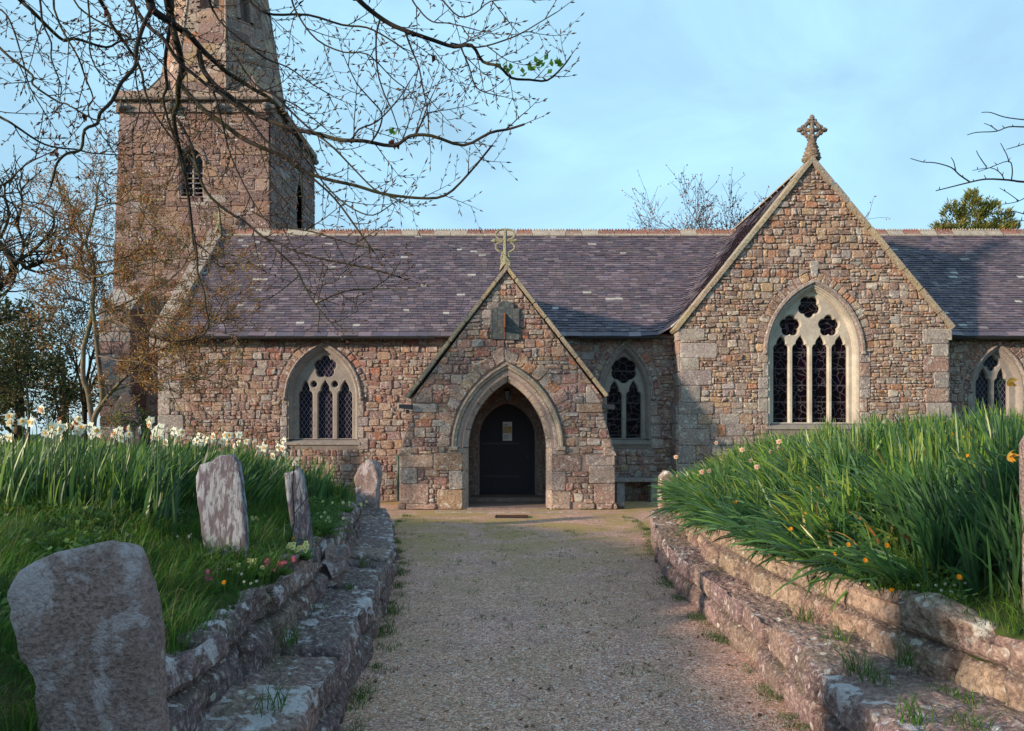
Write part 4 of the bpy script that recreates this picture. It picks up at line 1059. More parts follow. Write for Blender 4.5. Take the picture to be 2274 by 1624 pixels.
for j in range(len(ys)-1):
    for i in range(len(xs)-1): g.face(idx[i, j], idx[i+1, j], idx[i+1, j+1], idx[i, j+1])
tag(g.build('gravel_path', M['gravel'], smooth=True), kind='structure')
def bank(name, fx, fz, sg):
    g = MB(); ds = [0, .08, .2, .35, .5, .7, .9, 1.2, 1.5, 1.8, 2.2, 2.7, 3.3, 4, 5, 6.5, 8.5, 11, 15, 22, 40]; ys = list(np.arange(-6, 18, .2))+[18, 20, 24, 30, 40, 60, 90]; idx = {}
    for j, y in enumerate(ys):
        for i, d in enumerate(ds):
            x = interp(fx, y)+sg*(d+.09); idx[i, j] = g.vert((x, y, fz(x, y) if i else fz(x, y)-.03))
        idx[-1, j] = g.vert((interp(fx, y)+sg*.09, y, -.05))
    for j in range(len(ys)-1):
        for i in range(-1, len(ds)-1): g.face(idx[i, j], idx[i+1, j], idx[i+1, j+1], idx[i, j+1])
    tag(g.build(name, M['turf'], smooth=True), kind='structure')
bank('grass_bank', XL, gl, -1); bank('grass_bank', XR, gr, 1)

# ---------------------------------------------------------------- stepped garden walls (dense displaced meshes)
WC = [(.21, .135, .125), (.18, .115, .115), (.25, .16, .14), (.15, .105, .11), (.26, .18, .15), (.19, .125, .13)]
WH = [(.33, .23, .16), (.29, .195, .14), (.36, .255, .175), (.27, .18, .14), (.34, .25, .18), (.24, .15, .13)]
def gwall(name, path, inner, y0, y1, prof_fn, label, cat, mat, pal, seed, sg, blen=(.35, .8), courses=((0, .2), (.2, 9)), step=.019, amp=.022):
    """profile runs base -> top edge -> back; prof_fn(y) -> list of (outward offset from the path line, z)"""
    random.seed(seed); cuts = []
    for ci in range(len(courses)+1):
        c = [y0]; 
        while c[-1] < y1: c.append(c[-1]+random.uniform(*blen)*(1.35 if ci == len(courses) else 1))
        cuts.append(c)
    rnd = {}
    mb = MB(); ys = np.arange(y0, y1+step, step); prev = None
    for y in ys:
        pr = prof_fn(y); x0 = interp(path, y); row = []; Ls = [0]
        for a, b in zip(pr, pr[1:]): Ls.append(Ls[-1]+math.hypot(b[0]-a[0], b[1]-a[1]))
        nt_ = prof_fn.n
        for k in range(nt_+1):
            s_ = Ls[-1]*k/nt_; i = max(j for j in range(len(Ls)) if Ls[j] <= s_+1e-9); i = min(i, len(pr)-2)
            t = (s_-Ls[i])/max(1e-6, Ls[i+1]-Ls[i]); o = pr[i][0]+(pr[i+1][0]-pr[i][0])*t; z = pr[i][1]+(pr[i+1][1]-pr[i][1])*t
            dx, dz = pr[i+1][0]-pr[i][0], pr[i+1][1]-pr[i][1]; L = math.hypot(dx, dz)+1e-6; nx, nz_ = -dz/L, dx/L   # outward normal in (o,z)
            if abs(dx) < .5*abs(dz): ci = next((q for q, (a, b) in enumerate(courses) if a <= z < b), 0)
            else: ci = len(courses)
            yy = y+.04*noise.noise(Vector((y*3, z*9, seed)))
            c = cuts[ci]; bi = sum(1 for q in c if q <= yy); key = (ci, bi)
            if key not in rnd: rnd[key] = (random.uniform(-1, 1), jit(random.choice(pal), .2), random.uniform(-1, 1), random.uniform(-1, 1), random.uniform(-1, 1))
            e = min(abs(yy-q) for q in c); ez = min([abs(z-b) for a, b in courses[:-1]]+[9]) if ci < len(courses) else 9
            joint = 1-min(1, min(e, ez)/.042); yc = yy-c[min(bi, len(c)-1)]+.25
            d = amp*.8*rnd[key][0]+yc*.09*rnd[key][3]+(z-.3)*.06*rnd[key][4]-.048*joint**1.3+amp*1.1*fbm(y*2.2, z*3+o*3, seed*2.0, 3)-.016*abs(fbm(y*6, z*7+o*7, seed+5, 3))+.012*fbm(y*17, z*17+o*17, seed, 3)
            lic = ((.68 if (prof_fn.top(y)-.13 < z and o < .09) else (.42 if ci < len(courses) else .55))+.12*rnd[key][0]-(.12 if sg > 0 else 0))
            tilt = .018*rnd[key][2] if nz_ > .6 or nz_ < -.6 else 0
            ox = o-sg*0+nx*(-d)*-1; 
            X = x0+sg*(o+(-nx)*d*-1) if False else x0+sg*(o+nx*d); Z = z+nz_*d+tilt
            Y = y+.018*noise.noise(Vector((y*5, z*7, o*7+seed)))
            jk = min(1, 1.1*joint**1.3); cc = tuple(q*(1-jk)+p*jk for q, p in zip(rnd[key][1], (.085, .062, .058)))
            row.append(mb.vert((X, Y, max(-.03, Z)), cc+(lic,)))
        if prev:
            for k in range(nt_): mb.face(prev[k], row[k], row[k+1], prev[k+1])
        prev_first = row if prev is None else prev_first
        prev = row
    mb.face(*prev); mb.face(*prev_first)
    o = mb.build(name, M[mat], smooth=False); tag(o, label, cat); return o
class Prof:
    def __init__(s, f, n, top): s.f = f; s.n = n; s.top = top
    def __call__(s, y): return s.f(y)
def end_f(y, y1): return 1-.85*sstep(y1-.5, y1, y)
# o grows from the path towards the bank (sg applied): left: sg=-1, right: sg=+1
def lowtop(y): return .375+.03*noise.noise(Vector((y*1.3, 0, 5)))
def f_lowL(y):
    t = lowtop(y)*end_f(y, 12.5); wd = (interp(LO, y)-interp(XL, y))+.06
    return [(.0, -.02), (.0, t*.5), (.006, t-.035), (.018, t-.008), (.05, t), (wd, t+.02)]
def f_lowR(y):
    t = (lowtop(y+30)-.005)*end_f(y, 12.4); wd = (interp(XR, y)-interp(RO, y))+.06
    return [(.0, -.02), (.0, t*.5), (.006, t-.035), (.018, t-.008), (.05, t), (wd, t+.02)]
def hiL(y): return (gl(interp(XL, y)-.2, y)+.0+.05*noise.noise(Vector((y*1.9, 3, 5))))
def hiR(y): return (gr(interp(XR, y)+.2, y)-.01+.05*noise.noise(Vector((y*1.9, 8, 5))))
def f_hiL(y):
    t = hiL(y); b = .3*end_f(y, 12.6); return [(.0, b), (.01, t*.75), (.015, t-.05), (.035, t-.01), (.10, t), (.16, t-.02), (.17, t-.2)]
def f_hiR(y):
    t = hiR(y); b = .3*end_f(y, 12.6); return [(.0, b), (.02, t*.75), (.03, t-.05), (.055, t-.01), (.11, t), (.17, t-.02), (.18, t-.2)]
gwall('low_wall', LO, XL, .8, 12.5, Prof(f_lowL, 44, lowtop), 'low stone step wall with white lichen on its edge, left of the path', 'wall', 'wall_low', WC, 401, -1, courses=((0, .17), (.17, 9)), blen=(.35, .8), amp=.013)
gwall('low_wall', RO, XR, .8, 12.4, Prof(f_lowR, 44, lowtop), 'low curving stone step wall right of the path', 'wall', 'wall_low', WC, 402, 1, courses=((0, .17), (.17, 9)), blen=(.32, .75), amp=.013)
gwall('retaining_wall', XL, XL, .8, 12.7, Prof(f_hiL, 34, hiL), 'dark upper retaining wall holding the left grass bank', 'wall', 'wall_low', WC, 403, -1, courses=((0, .56), (.56, 9)), blen=(.28, .6), amp=.024)
gwall('retaining_wall', XR, XR, .8, 12.8, Prof(f_hiR, 34, hiR), 'warm pinkish retaining wall holding the right daffodil bank', 'wall', 'wall_high', WH, 404, 1, courses=((0, .53), (.53, 9)), blen=(.28, .6), amp=.026)

# ================================================================ STONES AND SMALL OBJECTS
def slab(name, outline, D, thick, mat, label, cat, rot=0, lean=0, amp=.02, sub=.05, seed=0, base=None, taper=0, group=None):
    """outline in px (2274 scale) of the front face, built as a thick weathered slab standing at depth D"""
    pts = ccw([Q(a, b, D) for a, b in outline]); cx = sum(p[0] for p in pts)/len(pts); zmin = min(p[1] for p in pts)
    # resample
    rs_ = []
    for a, b in zip(pts, pts[1:]+pts[:1]):
        n_ = max(1, int(math.hypot(b[0]-a[0], b[1]-a[1])/sub))
        rs_ += [(a[0]+(b[0]-a[0])*i/n_, a[1]+(b[1]-a[1])*i/n_) for i in range(n_)]
    bm = bmesh.new()
    rings = []
    def rg(sc_, y):
        cz = sum(p[1] for p in rs_)/len(rs_)
        return [bm.verts.new((cx+(p[0]-cx)*sc_[0], y, cz+(p[1]-cz)*sc_[1])) for p in rs_]
    e = min(.03, thick*.3); W_ = max(p[0] for p in pts)-min(p[0] for p in pts); H_ = max(p[1] for p in pts)-min(p[1] for p in pts)
    def ins(d): return (1-2*d/W_, 1-2*d/H_)
    levels = [(ins(e*1.2), 0), (ins(e*.35), e*.35), (ins(0), e), (ins(0), thick-e), (ins(e*.4), thick-e*.3), (ins(e*1.2), thick)]
    n_in = 5; A = [rg((levels[0][0][0]*(k+.5)/(n_in+.5), levels[0][0][1]*(k+.5)/(n_in+.5)), 0) for k in range(n_in)]
    Rr = A+[rg(s_, y) for s_, y in levels]
    Bk = [rg((levels[0][0][0]*(k+.5)/(n_in+.5), levels[0][0][1]*(k+.5)/(n_in+.5)), thick) for k in range(n_in)][::-1]
    Rr += Bk; m = len(rs_)
    for P1, P2 in zip(Rr, Rr[1:]):
        for i in range(m): bm.faces.new((P1[i], P1[(i+1) % m], P2[(i+1) % m], P2[i]))
    bm.faces.new(Rr[0]); bm.faces.new(Rr[-1][::-1])
    bmesh.ops.recalc_face_normals(bm, faces=bm.faces[:])
    for v in bm.verts:
        c = v.co; d = fbm(c.x*3+seed, c.y*3, c.z*3, 4)*amp+fbm(c.x*16+seed, c.y*16, c.z*16, 3)*amp*.25
        v.co = c+v.normal*0+Vector((d*.5, d, d*.5))+Vector((0, taper*(c.z-zmin), 0))
    b0 = Vector((cx, D, base if base is not None else zmin))
    mb = MB(); mb.col = (.3, .3, .3)
    ca, sa = math.cos(rot), math.sin(rot); cl, sl_ = math.cos(lean), math.sin(lean)
    for v in bm.verts:
        q = v.co-Vector((cx, 0, zmin)); q = Vector((q.x*ca-q.y*sa, q.x*sa+q.y*ca, q.z)); q = Vector((q.x*cl+q.z*sl_, q.y, -q.x*sl_+q.z*cl)); v.co = q+Vector((cx, D, zmin))
    mb.addbm(bm); o = mb.build(name, M[mat], loc=(b0.x, b0.y, zmin), smooth=True); tag(o, label, cat, group); return o
slab('standing_stone', [(64, 1690), (48, 1560), (30, 1450), (18, 1370), (16, 1310), (28, 1272), (62, 1252), (110, 1232), (170, 1218), (215, 1208), (255, 1212), (276, 1232), (298, 1290), (318, 1350), (330, 1420), (328, 1500), (336, 1590), (352, 1690)], 2.15, .13, 'boulder',
     'big rough granite stone with pale lichen patches in the left foreground', 'stone', amp=.032, sub=.018, seed=3, rot=0, taper=.0)
slab('headstone', [(455, 1250), (440, 1190), (432, 1130), (421, 1060), (428, 1034), (455, 1026), (470, 1014), (505, 1010), (522, 1030), (530, 1065), (540, 1130), (550, 1215), (556, 1250)], 4.72, .045, 'slate_head',
     'larger leaning slate headstone with purple-grey flaking face, in the grass', 'headstone', amp=.010, sub=.02, seed=9, taper=.10, rot=-.08)
slab('headstone', [(662, 1250), (645, 1160), (634, 1080), (632, 1052), (652, 1048), (662, 1036), (674, 1052), (684, 1110), (694, 1190), (706, 1250)], 5.35, .06, 'slate_head',
     'narrow leaning slate headstone with a broken top behind the yellow primroses', 'headstone', amp=.010, sub=.02, seed=14, taper=.06, rot=.25)
slab('stone_post', [(790, 1185), (790, 1100), (786, 1060), (800, 1032), (818, 1020), (836, 1030), (842, 1055), (838, 1120), (836, 1185)], 12.0, .30, 'boulder',
     'rounded rough stone post at the far end of the left wall', 'stone', amp=.05, sub=.05, seed=21)
slab('stone_post', [(1467, 1160), (1465, 1100), (1466, 1060), (1478, 1046), (1492, 1048), (1500, 1062), (1500, 1160)], 13.0, .22, 'post',
     'small stone post with a white lichened top beside the right daffodils', 'stone', amp=.02, sub=.03, seed=25)
slab('stone_pillar', [(2292, 1420), (2290, 1200), (2284, 1090), (2283, 985), (2293, 966), (2400, 960), (2420, 990), (2420, 1420)], 3.55, .08, 'boulder',
     'upright pale stone slab cut by the right edge of the photo', 'stone', amp=.02, sub=.03, seed=27)
slab('headstone', [(232, 1030), (238, 960), (240, 900), (252, 878), (266, 866), (280, 880), (288, 905), (290, 960), (292, 1030)], 15.5, .12, 'slate_dark',
     'tall pointed headstone leaning beside the young tree at the tower foot', 'headstone', amp=.02, sub=.05, seed=31, lean=.10)
slab('headstone', [(262, 1010), (262, 925), (275, 905), (300, 903), (312, 925), (314, 1010)], 14.9, .12, 'slate_dark',
     'low round-topped headstone just in front of the pointed one', 'headstone', amp=.02, sub=.05, seed=32)

# bench
be = empty('stone_bench', (3.0, 17.5, 0), 'plain stone slab bench against the nave wall right of the porch', 'bench')
m = MB(); m.col = (.27, .24, .24); m.bbox(Q(1363, 0, 17.3)[0], Q(1464, 0, 17.3)[0]+.1, 17.28, 17.74, .47, .55, .015); m.build('seat', M['granite'], be)
for px in (1452, 1376):
    m = MB(); m.col = (.34, .31, .32); x = Q(px, 0, 17.35)[0]; m.bbox(x-.07, x+.12, 17.34, 17.7, -.02, .47, .015); m.build('leg', M['granite'], be)
# sundial
sx, _, sz = P(1121, 703, DP-.07)
sdl = empty('sundial', (sx, DP-.07, sz-.45), 'blue-green slate sundial plaque with a rusty gnomon above the porch arch', 'sundial')
m = MB(); D_ = DP-.07; fr = frame((0, DP, 0), (1, 0, 0), (0, 0, 1), (0, -1, 0))
ou = [Q(a, b, DP) for a, b in ((1090, 754), (1090, 686), (1105, 684), (1107, 676), (1116, 670), (1128, 670), (1140, 677), (1141, 688), (1153, 686), (1152, 756), (1124, 755))]
m.col = (.10, .115, .12); fill(m, fr, ou, [], .085); strip(m, fr, ccw(ou), .085, ccw(ou), .0)
for (a, b, c_, d_) in ((1104, 688, 1104, 742), (1138, 688, 1138, 742), (1103, 742, 1139, 742), (1093, 690, 1093, 752)):
    p, q = Q(a, b, DP), Q(c_, d_, DP); m.tube([fr(*p, .087), fr(*q, .087)], .004, 4, (.20, .21, .21))
random.seed(3)
m.build('plaque', M['dial'], sdl)
m = MB(); g0, g1 = Q(1121.5, 698, DP), Q(1121.5, 738, DP)
m.poly([fr(g0[0]-.008, g0[1], .087), fr(g0[0]-.008, g1[1]+.06, .30), fr(g0[0]-.008, g1[1], .087)]); m.poly([fr(g0[0]+.008, g0[1], .087), fr(g0[0]+.008, g1[1]+.06, .30), fr(g0[0]+.008, g1[1], .087)])
m.tube([fr(g0[0], g0[1], .09), fr(g0[0], g1[1]+.06, .30), fr(g0[0], g1[1], .09)], .012, 6)
m.tube([fr(g0[0], g1[1], .092), fr(g0[0], Q(0, 754, DP)[1], .090)], .010, 5)
for pz in (702, 726): q = Q(1121.5, pz, DP); m.box(q[0]-.035, q[0]+.035, DP-.10, DP-.086, q[1]-.008, q[1]+.008)
m.build('gnomon', M['rust'], sdl)
# flood lights on the porch shoulders
for px, sg, lab in ((905, -1, 'small black wedge floodlight on the left shoulder of the porch'), (1346, 1, 'small black wedge floodlight on the right shoulder of the porch')):
    x, _, z = P(px, 904, DP-.02); e = empty('floodlight', (x, DP-.05, z), lab, 'lamp')
    m = MB(); x2 = x+sg*(-.0); xo = x+sg*.02
    a, b = (x-.16, x+.10) if sg < 0 else (x-.10, x+.16)
    m.hexa([(a, DP-.16, z-.03), (b, DP-.16, z-.06), (b, DP+.04, z-.06), (a, DP+.04, z-.03), (a, DP-.16, z+.05), (b, DP-.16, z+.045), (b, DP+.04, z+.045), (a, DP+.04, z+.05)]); m.build('housing', M['iron'], e)
    m = MB(); m.box(x-.03, x+.03, DP-.03, DP+.04, z-.14, z-.058); m.build('bracket', M['iron'], e)
# lantern hanging inside the arch
x, y, z = P(1126, 868, DP+.75); la = empty('lantern', (x, y, z), 'small black iron lantern hanging inside the porch arch', 'lantern')
m = MB(); m.lathe([(.008, .34), (.008, .06), (.03, .05), (.05, .035), (.10, -.01), (.09, -.02)], (x, y, z), 6)
for k in range(6):
    a = 2*math.pi*k/6; m.tube([(x+.088*math.cos(a), y+.088*math.sin(a), z-.015), (x+.055*math.cos(a), y+.055*math.sin(a), z-.20)], .006, 4)
m.lathe([(.058, -.20), (.05, -.215), (.02, -.23), (.012, -.25), (.004, -.26)], (x, y, z), 6); m.build('frame', M['iron'], la)
m = MB(); m.lathe([(.08, -.02), (.05, -.195)], (x, y, z), 6); m.build('glass', M['lampglass'], la)
# notice on the door
nx0, nz1 = Q(1116.5, 937, 18.12); nx1, nz0 = Q(1137, 979, 18.12); yy = DM+.30
no = empty('notice', ((nx0+nx1)/2, yy, nz0), 'pale paper notice with a tan picture pinned to the dark porch door', 'notice')
m = MB(); m.box(nx0, nx1, yy, yy+.006, nz0, nz1); m.build('sheet', M['paper'], no)
h = nz1-nz0; m = MB(); m.box(nx0+.006, nx1-.006, yy-.003, yy-.001, nz0+h*.40, nz0+h*.76); m.build('picture', M['paper_tan'], no)
for k, (f, wd) in enumerate(((.86, .7), (.81, .5), (.30, .7), (.25, .6), (.20, .74), (.15, .5), (.10, .64))):
    m = MB(); m.box(nx0+.02, nx0+.02+(nx1-nx0-.04)*wd, yy-.003, yy-.001, nz0+h*f-.004, nz0+h*f+.004); m.build('text_line', M['ink'], no)
# drain grate and channel in front of the porch
gx0, gx1 = Q(1100, 0, 14.3)[0], Q(1172, 0, 14.3)[0]; dg = empty('drain_grate', ((gx0+gx1)/2, 14.3, 0), 'long dark iron scraper grate let into the gravel before the porch', 'grate')
m = MB(); m.box(gx0, gx1, 14.12, 14.15, -.01, .022); m.box(gx0, gx1, 14.42, 14.45, -.01, .022); m.box(gx0, gx0+.03, 14.151, 14.419, -.01, .021); m.box(gx1-.03, gx1, 14.151, 14.419, -.01, .021); m.build('frame', M['iron'], dg)
m = MB(); x = gx0+.045
while x < gx1-.03: m.box(x, x+.012, 14.15, 14.42, -.01, .018); x += .028
m.build('bars', M['rust'], dg)
m = MB(); random.seed(2); x = -1.5; m.col = (.3, .25, .22)
while x < 1.35: m.bbox(x, x+.07, 15.02, 15.10, -.02, .022, .008, jit((.33, .28, .25), .2)); x += .078
tag(m.build('drain_channel', M['granite'], loc=(0, 15.05, 0)), 'thin line of drain channel setts crossing before the porch step', 'drain')
# loose stones by the porch foot
for (px, py, D, r, lab) in ((1378, 1122, 15.9, .10, 'small rounded stone on the grass at the right foot of the porch'),):
    m = MB(); x, y, z = P(px, py, D); carved(m, (x, y, .06), r, r*.8, r*.6, 4, (.3, .25, .22)); tag(m.build('stone', M['boulder'], loc=(x, y, 0), smooth=True), lab, 'stone')
# rocks loose on the left wall
m = MB(); x, y, z = P(735, 1232, 5.9); carved(m, (x, y, .56), .12, .22, .17, 8, (.3, .25, .26), .5); tag(m.build('rock', M['boulder'], loc=(x, y, .4), smooth=False), 'loose broken rock lying on the tread of the left wall', 'rock')
# overhead cables at the left
for a, b, lab in (((-60, 448, 30), (252, 532, 22.5), 'upper of the two thin cables running to the tower from the left'), ((-60, 472, 30), (252, 548, 22.5), 'lower of the two thin cables running to the tower from the left')):
    p, q = Vector(P(*a)), Vector(P(*b)); pts = [p.lerp(q, t)+Vector((0, 0, -.12*4*t*(1-t))) for t in np.linspace(0, 1, 12)]
    m = MB(); m.tube(pts, .022, 6); tag(m.build('overhead_cable', M['cable'], loc=tuple(q)), lab, 'cable')
# ================================================================ TREES
def rv(): return Vector((random.gauss(0, 1), random.gauss(0, 1), random.gauss(0, 1))).normalized()
class Leaves:
    """many small leaf faces gathered into one mesh"""
    def __init__(s): s.P = []; s.U = []; s.V = []; s.C = []
    def add(s, p, d, size, wid, col):
        u = Vector(d).normalized(); v = u.cross(rv())
        if v.length < 1e-4: v = u.orthogonal()
        s.P.append(tuple(p)); s.U.append(tuple(u*size)); s.V.append(tuple(v.normalized()*wid)); s.C.append(col)
    def build(s, name, mat, parent):
        P_, U, V_, C = map(lambda a: np.array(a, dtype=np.float32), (s.P, s.U, s.V, s.C)); n = len(P_)
        # a kinked pointed leaf: base, left, tip, right
        verts = np.stack([P_, P_+U*.45+V_*.5, P_+U, P_+U*.45-V_*.5], 1).reshape(-1, 3); F = np.arange(n*4).reshape(n, 4)
        return from_np(name, verts, F, np.repeat(C, 4, axis=0), mat, parent)
class Buds:
    def __init__(s): s.V = []; s.F = []; s.C = []
    def add(s, p, d, L, r, col):
        d = Vector(d).normalized(); a = d.orthogonal().normalized(); b = d.cross(a); p = Vector(p); k = len(s.V)
        s.V += [tuple(p), tuple(p+d*L*.4+a*r), tuple(p+d*L*.45+b*r), tuple(p+d*L*.4-a*r), tuple(p+d*L*.45-b*r), tuple(p+d*L)]
        for i in range(4): s.F += [(k, k+1+i, k+1+(i+1) % 4), (k+5, k+1+(i+1) % 4, k+1+i)]
        s.C += [col]*6
    def build(s, name, mat, parent): return from_np(name, s.V, s.F, np.array(s.C), mat, parent)
def grow(mb, p, d, L, r, lvl, P_, lf=None):
    """recursive limb: P_ = dict(kids, ratio, spread, up, wob, minr, tips)"""
    n = 5 if lvl > 0 else 7; pts = [Vector(p)]; dd = Vector(d).normalized(); rs_ = [r]
    for i in range(n):
        dd = (dd+rv()*P_['wob']+Vector((0, 0, P_['up']))).normalized(); pts.append(pts[-1]+dd*L/n); rs_.append(max(P_['minr'], r*(1-.75*(i+1)/n)))
    mb.tube(pts, rs_, 7 if r > .06 else (5 if r > .02 else 3), cap=False)
    if lvl >= P_['lv']:
        if lf: 
            for q in pts[1:]:
                for _ in range(P_['tips']): lf(q, dd)
        return
    k = P_['kids'][lvl]
    for i in range(k):
        t = random.uniform(.25 if lvl == 0 else .15, 1); j = min(n-1, int(t*n)); q = pts[j].lerp(pts[j+1], t*n-j) if t < 1 else pts[-1]
        ax = rv(); base = (pts[min(n, j+1)]-pts[j]).normalized(); nd = (base+(ax-base*ax.dot(base)).normalized()*P_['spread']*random.uniform(.6, 1.3)).normalized()
        grow(mb, q, nd, L*P_['ratio']*random.uniform(.7, 1.2), max(P_['minr'], r*(1-.7*t)*.62), lvl+1, P_, lf)

def px_path(pts, D0, D1):
    n = len(pts); return [Vector(P(a, b, D0+(D1-D0)*i/(n-1))) for i, (a, b) in enumerate(pts)]
def smooth_path(pts, k=3):
    out = []
    for i in range(len(pts)-1):
        p0 = pts[max(0, i-1)]; p1 = pts[i]; p2 = pts[i+1]; p3 = pts[min(len(pts)-1, i+2)]
        for j in range(k):
            t = j/k; out.append(.5*((2*p1)+(p2-p0)*t+(2*p0-5*p1+4*p2-p3)*t*t+(3*p1-p0-3*p2+p3)*t**3))
    out.append(pts[-1]); return out

# ---------------------------------------------------------------- the overhanging beech (trunk beyond the left edge)
BX, BY = -4.3, .5
beech = empty('beech_tree', (BX, BY, gl(BX, BY)), 'bare beech with long pointed buds whose drooping branches hang across the upper left', 'tree')
random.seed(500)
tk = MB(); J = [Vector((BX, BY, .6)), Vector((BX+.05, BY, 2)), Vector((BX-.05, BY+.05, 3.6)), Vector((BX+.1, BY+.1, 5.2)), Vector((BX+.25, BY+.2, 6.6)), Vector((BX+.2, BY+.3, 8.6)), Vector((BX+.4, BY+.2, 11))]
tk.tube(smooth_path(J), [.30-.011*i for i in range(len(smooth_path(J)))], 14)
for a in range(6): tk.tube([Vector((BX+.5*math.cos(a), BY+.5*math.sin(a), gl(BX, BY)-.1)), Vector((BX+.2*math.cos(a), BY+.2*math.sin(a), gl(BX, BY)+.5))], [.05, .14], 6)
tk.build('trunk', M['beech'], beech, smooth=True)
LIMBS = [  # px start radius, px end radius, depths, points (2274 px)
 (9.5, 3.0, 4.6, 5.2, [(368,-30),(370,10),(375,38),(386,75),(400,112),(402,155),(398,186),(391,225),(388,262),(393,310),(400,350),(418,395),(423,455),(432,546)]),
 (10, 4.0, 4.4, 5.0, [(318,-40),(327,0),(337,20),(355,38),(380,50),(400,62),(425,85),(450,112),(475,135),(500,155),(530,175),(568,200),(600,222),(640,262)]),
 (6, 2.0, 5.0, 4.6, [(399,186),(421,212),(453,245),(498,277),(540,308),(582,329),(631,347),(666,375),(722,396),(792,415),(848,428),(928,436),(988,432),(1040,388),(1092,320)]),
 (6, 2.2, 4.8, 4.2, [(442,112),(449,150),(477,189),(512,217),(547,241),(600,270),(652,287),(705,298),(757,315),(810,319),(872,320),(912,308),(960,308),(1028,316),(1088,300),(1128,280),(1164,276)]),
 (6, 1.8, 4.2, 4.6, [(780,-30),(792,0),(824,24),(864,48),(908,72),(960,84),(1008,96),(1048,108),(1072,132),(1108,156),(1136,172),(1176,180),(1216,172),(1248,152),(1268,120)]),
 (4, 2, 4.6, 4.8, [(540,-30),(568,14),(608,36),(688,42),(760,56),(816,68),(860,90),(900,118)]),
 (5, 1.6, 4.9, 5.2, [(222,-30),(225,0),(235,25),(250,57),(265,80),(282,105),(297,130),(310,160),(325,200),(345,250),(370,290),(400,330),(440,380)]),
 (5, 2.0, 4.5, 4.1, [(336,-30),(330,12),(320,50),(305,110),(295,140),(272,185),(250,225),(230,257),(212,272),(190,290),(170,325),(155,345),(130,365),(117,390),(100,408)]),
 (5, 2, 4.4, 4.8, [(20,-40),(45,0),(80,32),(110,65),(135,82),(175,92),(232,102),(275,97),(330,90)]),
 (4, 1.8, 4.6, 4.2, [(-60,60),(0,105),(32,135),(62,160),(85,197),(120,220),(160,240),(200,260),(238,268)]),
 (4, 1.8, 4.2, 4.6, [(-60,225),(0,260),(38,282),(75,308),(120,325),(175,338),(212,345),(262,342)]),
 (5, 1.8, 4.8, 4.5, [(275,-30),(288,0),(312,38),(338,65),(368,92),(395,135),(425,160),(462,190),(500,218),(550,260),(592,315),(652,357),(687,388),(740,437),(792,507),(830,560)]),
 (4.5, 2, 5.2, 4.6, [(391,262),(412,300),(435,343),(442,378),(463,430),(495,462),(540,490),(582,525),(607,533),(660,562),(728,580),(812,594),(890,615)]),
 (3.5, 1.5, 4.9, 4.5, [(590,528),(620,560),(653,594),(678,637),(700,676),(732,715),(750,733)]),
 (3.2, 1.5, 5.1, 4.8, [(430,520),(438,565),(443,612),(458,650),(462,687),(460,719),(439,748),(400,760)]),
 (5, 1.6, 4.7, 5.0, [(380,-30),(375,25),(375,88),(367,138),(364,188),(367,225),(380,282),(395,325),(410,375),(423,430)]),
 (2.6, 1.5, 4.4, 4.6, [(192,-30),(194,62),(200,112),(212,150),(238,180),(262,192)]),
 (3, 1.5, 4.6, 4.6, [(296,-30),(299,0),(302,62),(305,112),(300,170),(310,230),(305,280)]),
 (3, 1.4, 4.2, 4.2, [(85,-30),(95,50),(110,92),(122,138),(132,185),(136,210)]),
 (3, 1.4, 4.5, 4.5, [(120,20),(150,82),(182,135),(192,175),(200,212),(202,245),(212,275),(245,330)]),
 (3.5, 1.6, 4.3, 4.6, [(455,-30),(470,20),(500,60),(540,95),(590,130),(640,150),(690,190),(740,215)]),
 (3.5, 1.6, 4.6, 4.3, [(600,200),(640,240),(690,290),(740,330),(790,380),(830,420),(870,440),(900,455)]),
 (3, 1.5, 4.5, 4.3, [(640,262),(680,320),(700,380),(740,430),(790,470),(830,480),(868,455)]),
 (3, 1.5, 4.4, 4.3, [(900,72),(915,110),(930,150),(940,200),(950,250),(952,300)]),
 (3, 1.5, 4.4, 4.3, [(845,40),(838,90),(836,150),(850,200),(868,240),(880,275)]),
 (2.5, 1.4, 4.5, 4.4, [(1020,98),(1040,140),(1050,175),(1065,195),(1105,205)]),
 (2.5, 1.4, 4.5, 4.4, [(1000,96),(1060,100),(1120,95),(1160,70),(1200,50),(1235,30)]),
 (2.5, 1.4, 4.4, 4.2, [(905,-30),(930,20),(960,50),(1000,60),(1060,75)]),
 (2.5, 1.4, 4.4, 4.2, [(955,-30),(985,10),(1020,40),(1055,20),(1090,12),(1150,5)]),
 (2.8, 1.4, 4.7, 4.4, [(823,318),(842,290),(845,245),(820,215),(790,180),(770,140)]),
 (2.8, 1.4, 4.6, 4.3, [(780,318),(800,295),(835,265),(880,215),(910,180)]),
 (2.6, 1.4, 4.5, 4.3, [(918,308),(935,275),(945,240),(960,205)]),
 (3, 1.5, 4.3, 4.3, [(-60,420),(0,405),(60,370),(120,345)]),
 (3, 1.5, 4.3, 4.5, [(-60,-10),(0,20),(40,70),(60,140),(75,200),(110,260)]),
 (3, 1.5, 4.7, 4.5, [(470,190),(490,250),(500,320),(530,380),(560,450),(600,500)]),
 (3, 1.5, 4.7, 4.5, [(520,120),(560,180),(620,220),(660,235),(720,280)]),
 (2.8, 1.4, 4.6, 4.5, [(700,676),(770,650),(840,640),(900,645)]),
 (2.8, 1.4, 4.6, 4.5, [(560,470),(620,500),(700,520),(780,545),(850,560)]),
 (2.8, 1.4, 4.6, 4.5, [(150,-30),(190,30),(250,60),(330,110),(400,190),(450,240),(500,300)]),
 (2.8, 1.4, 4.6, 4.5, [(640,-30),(660,30),(700,80),(760,110),(820,130),(870,170),(905,200)]),
]
lb = MB(); tw = MB(); bud = Buds()
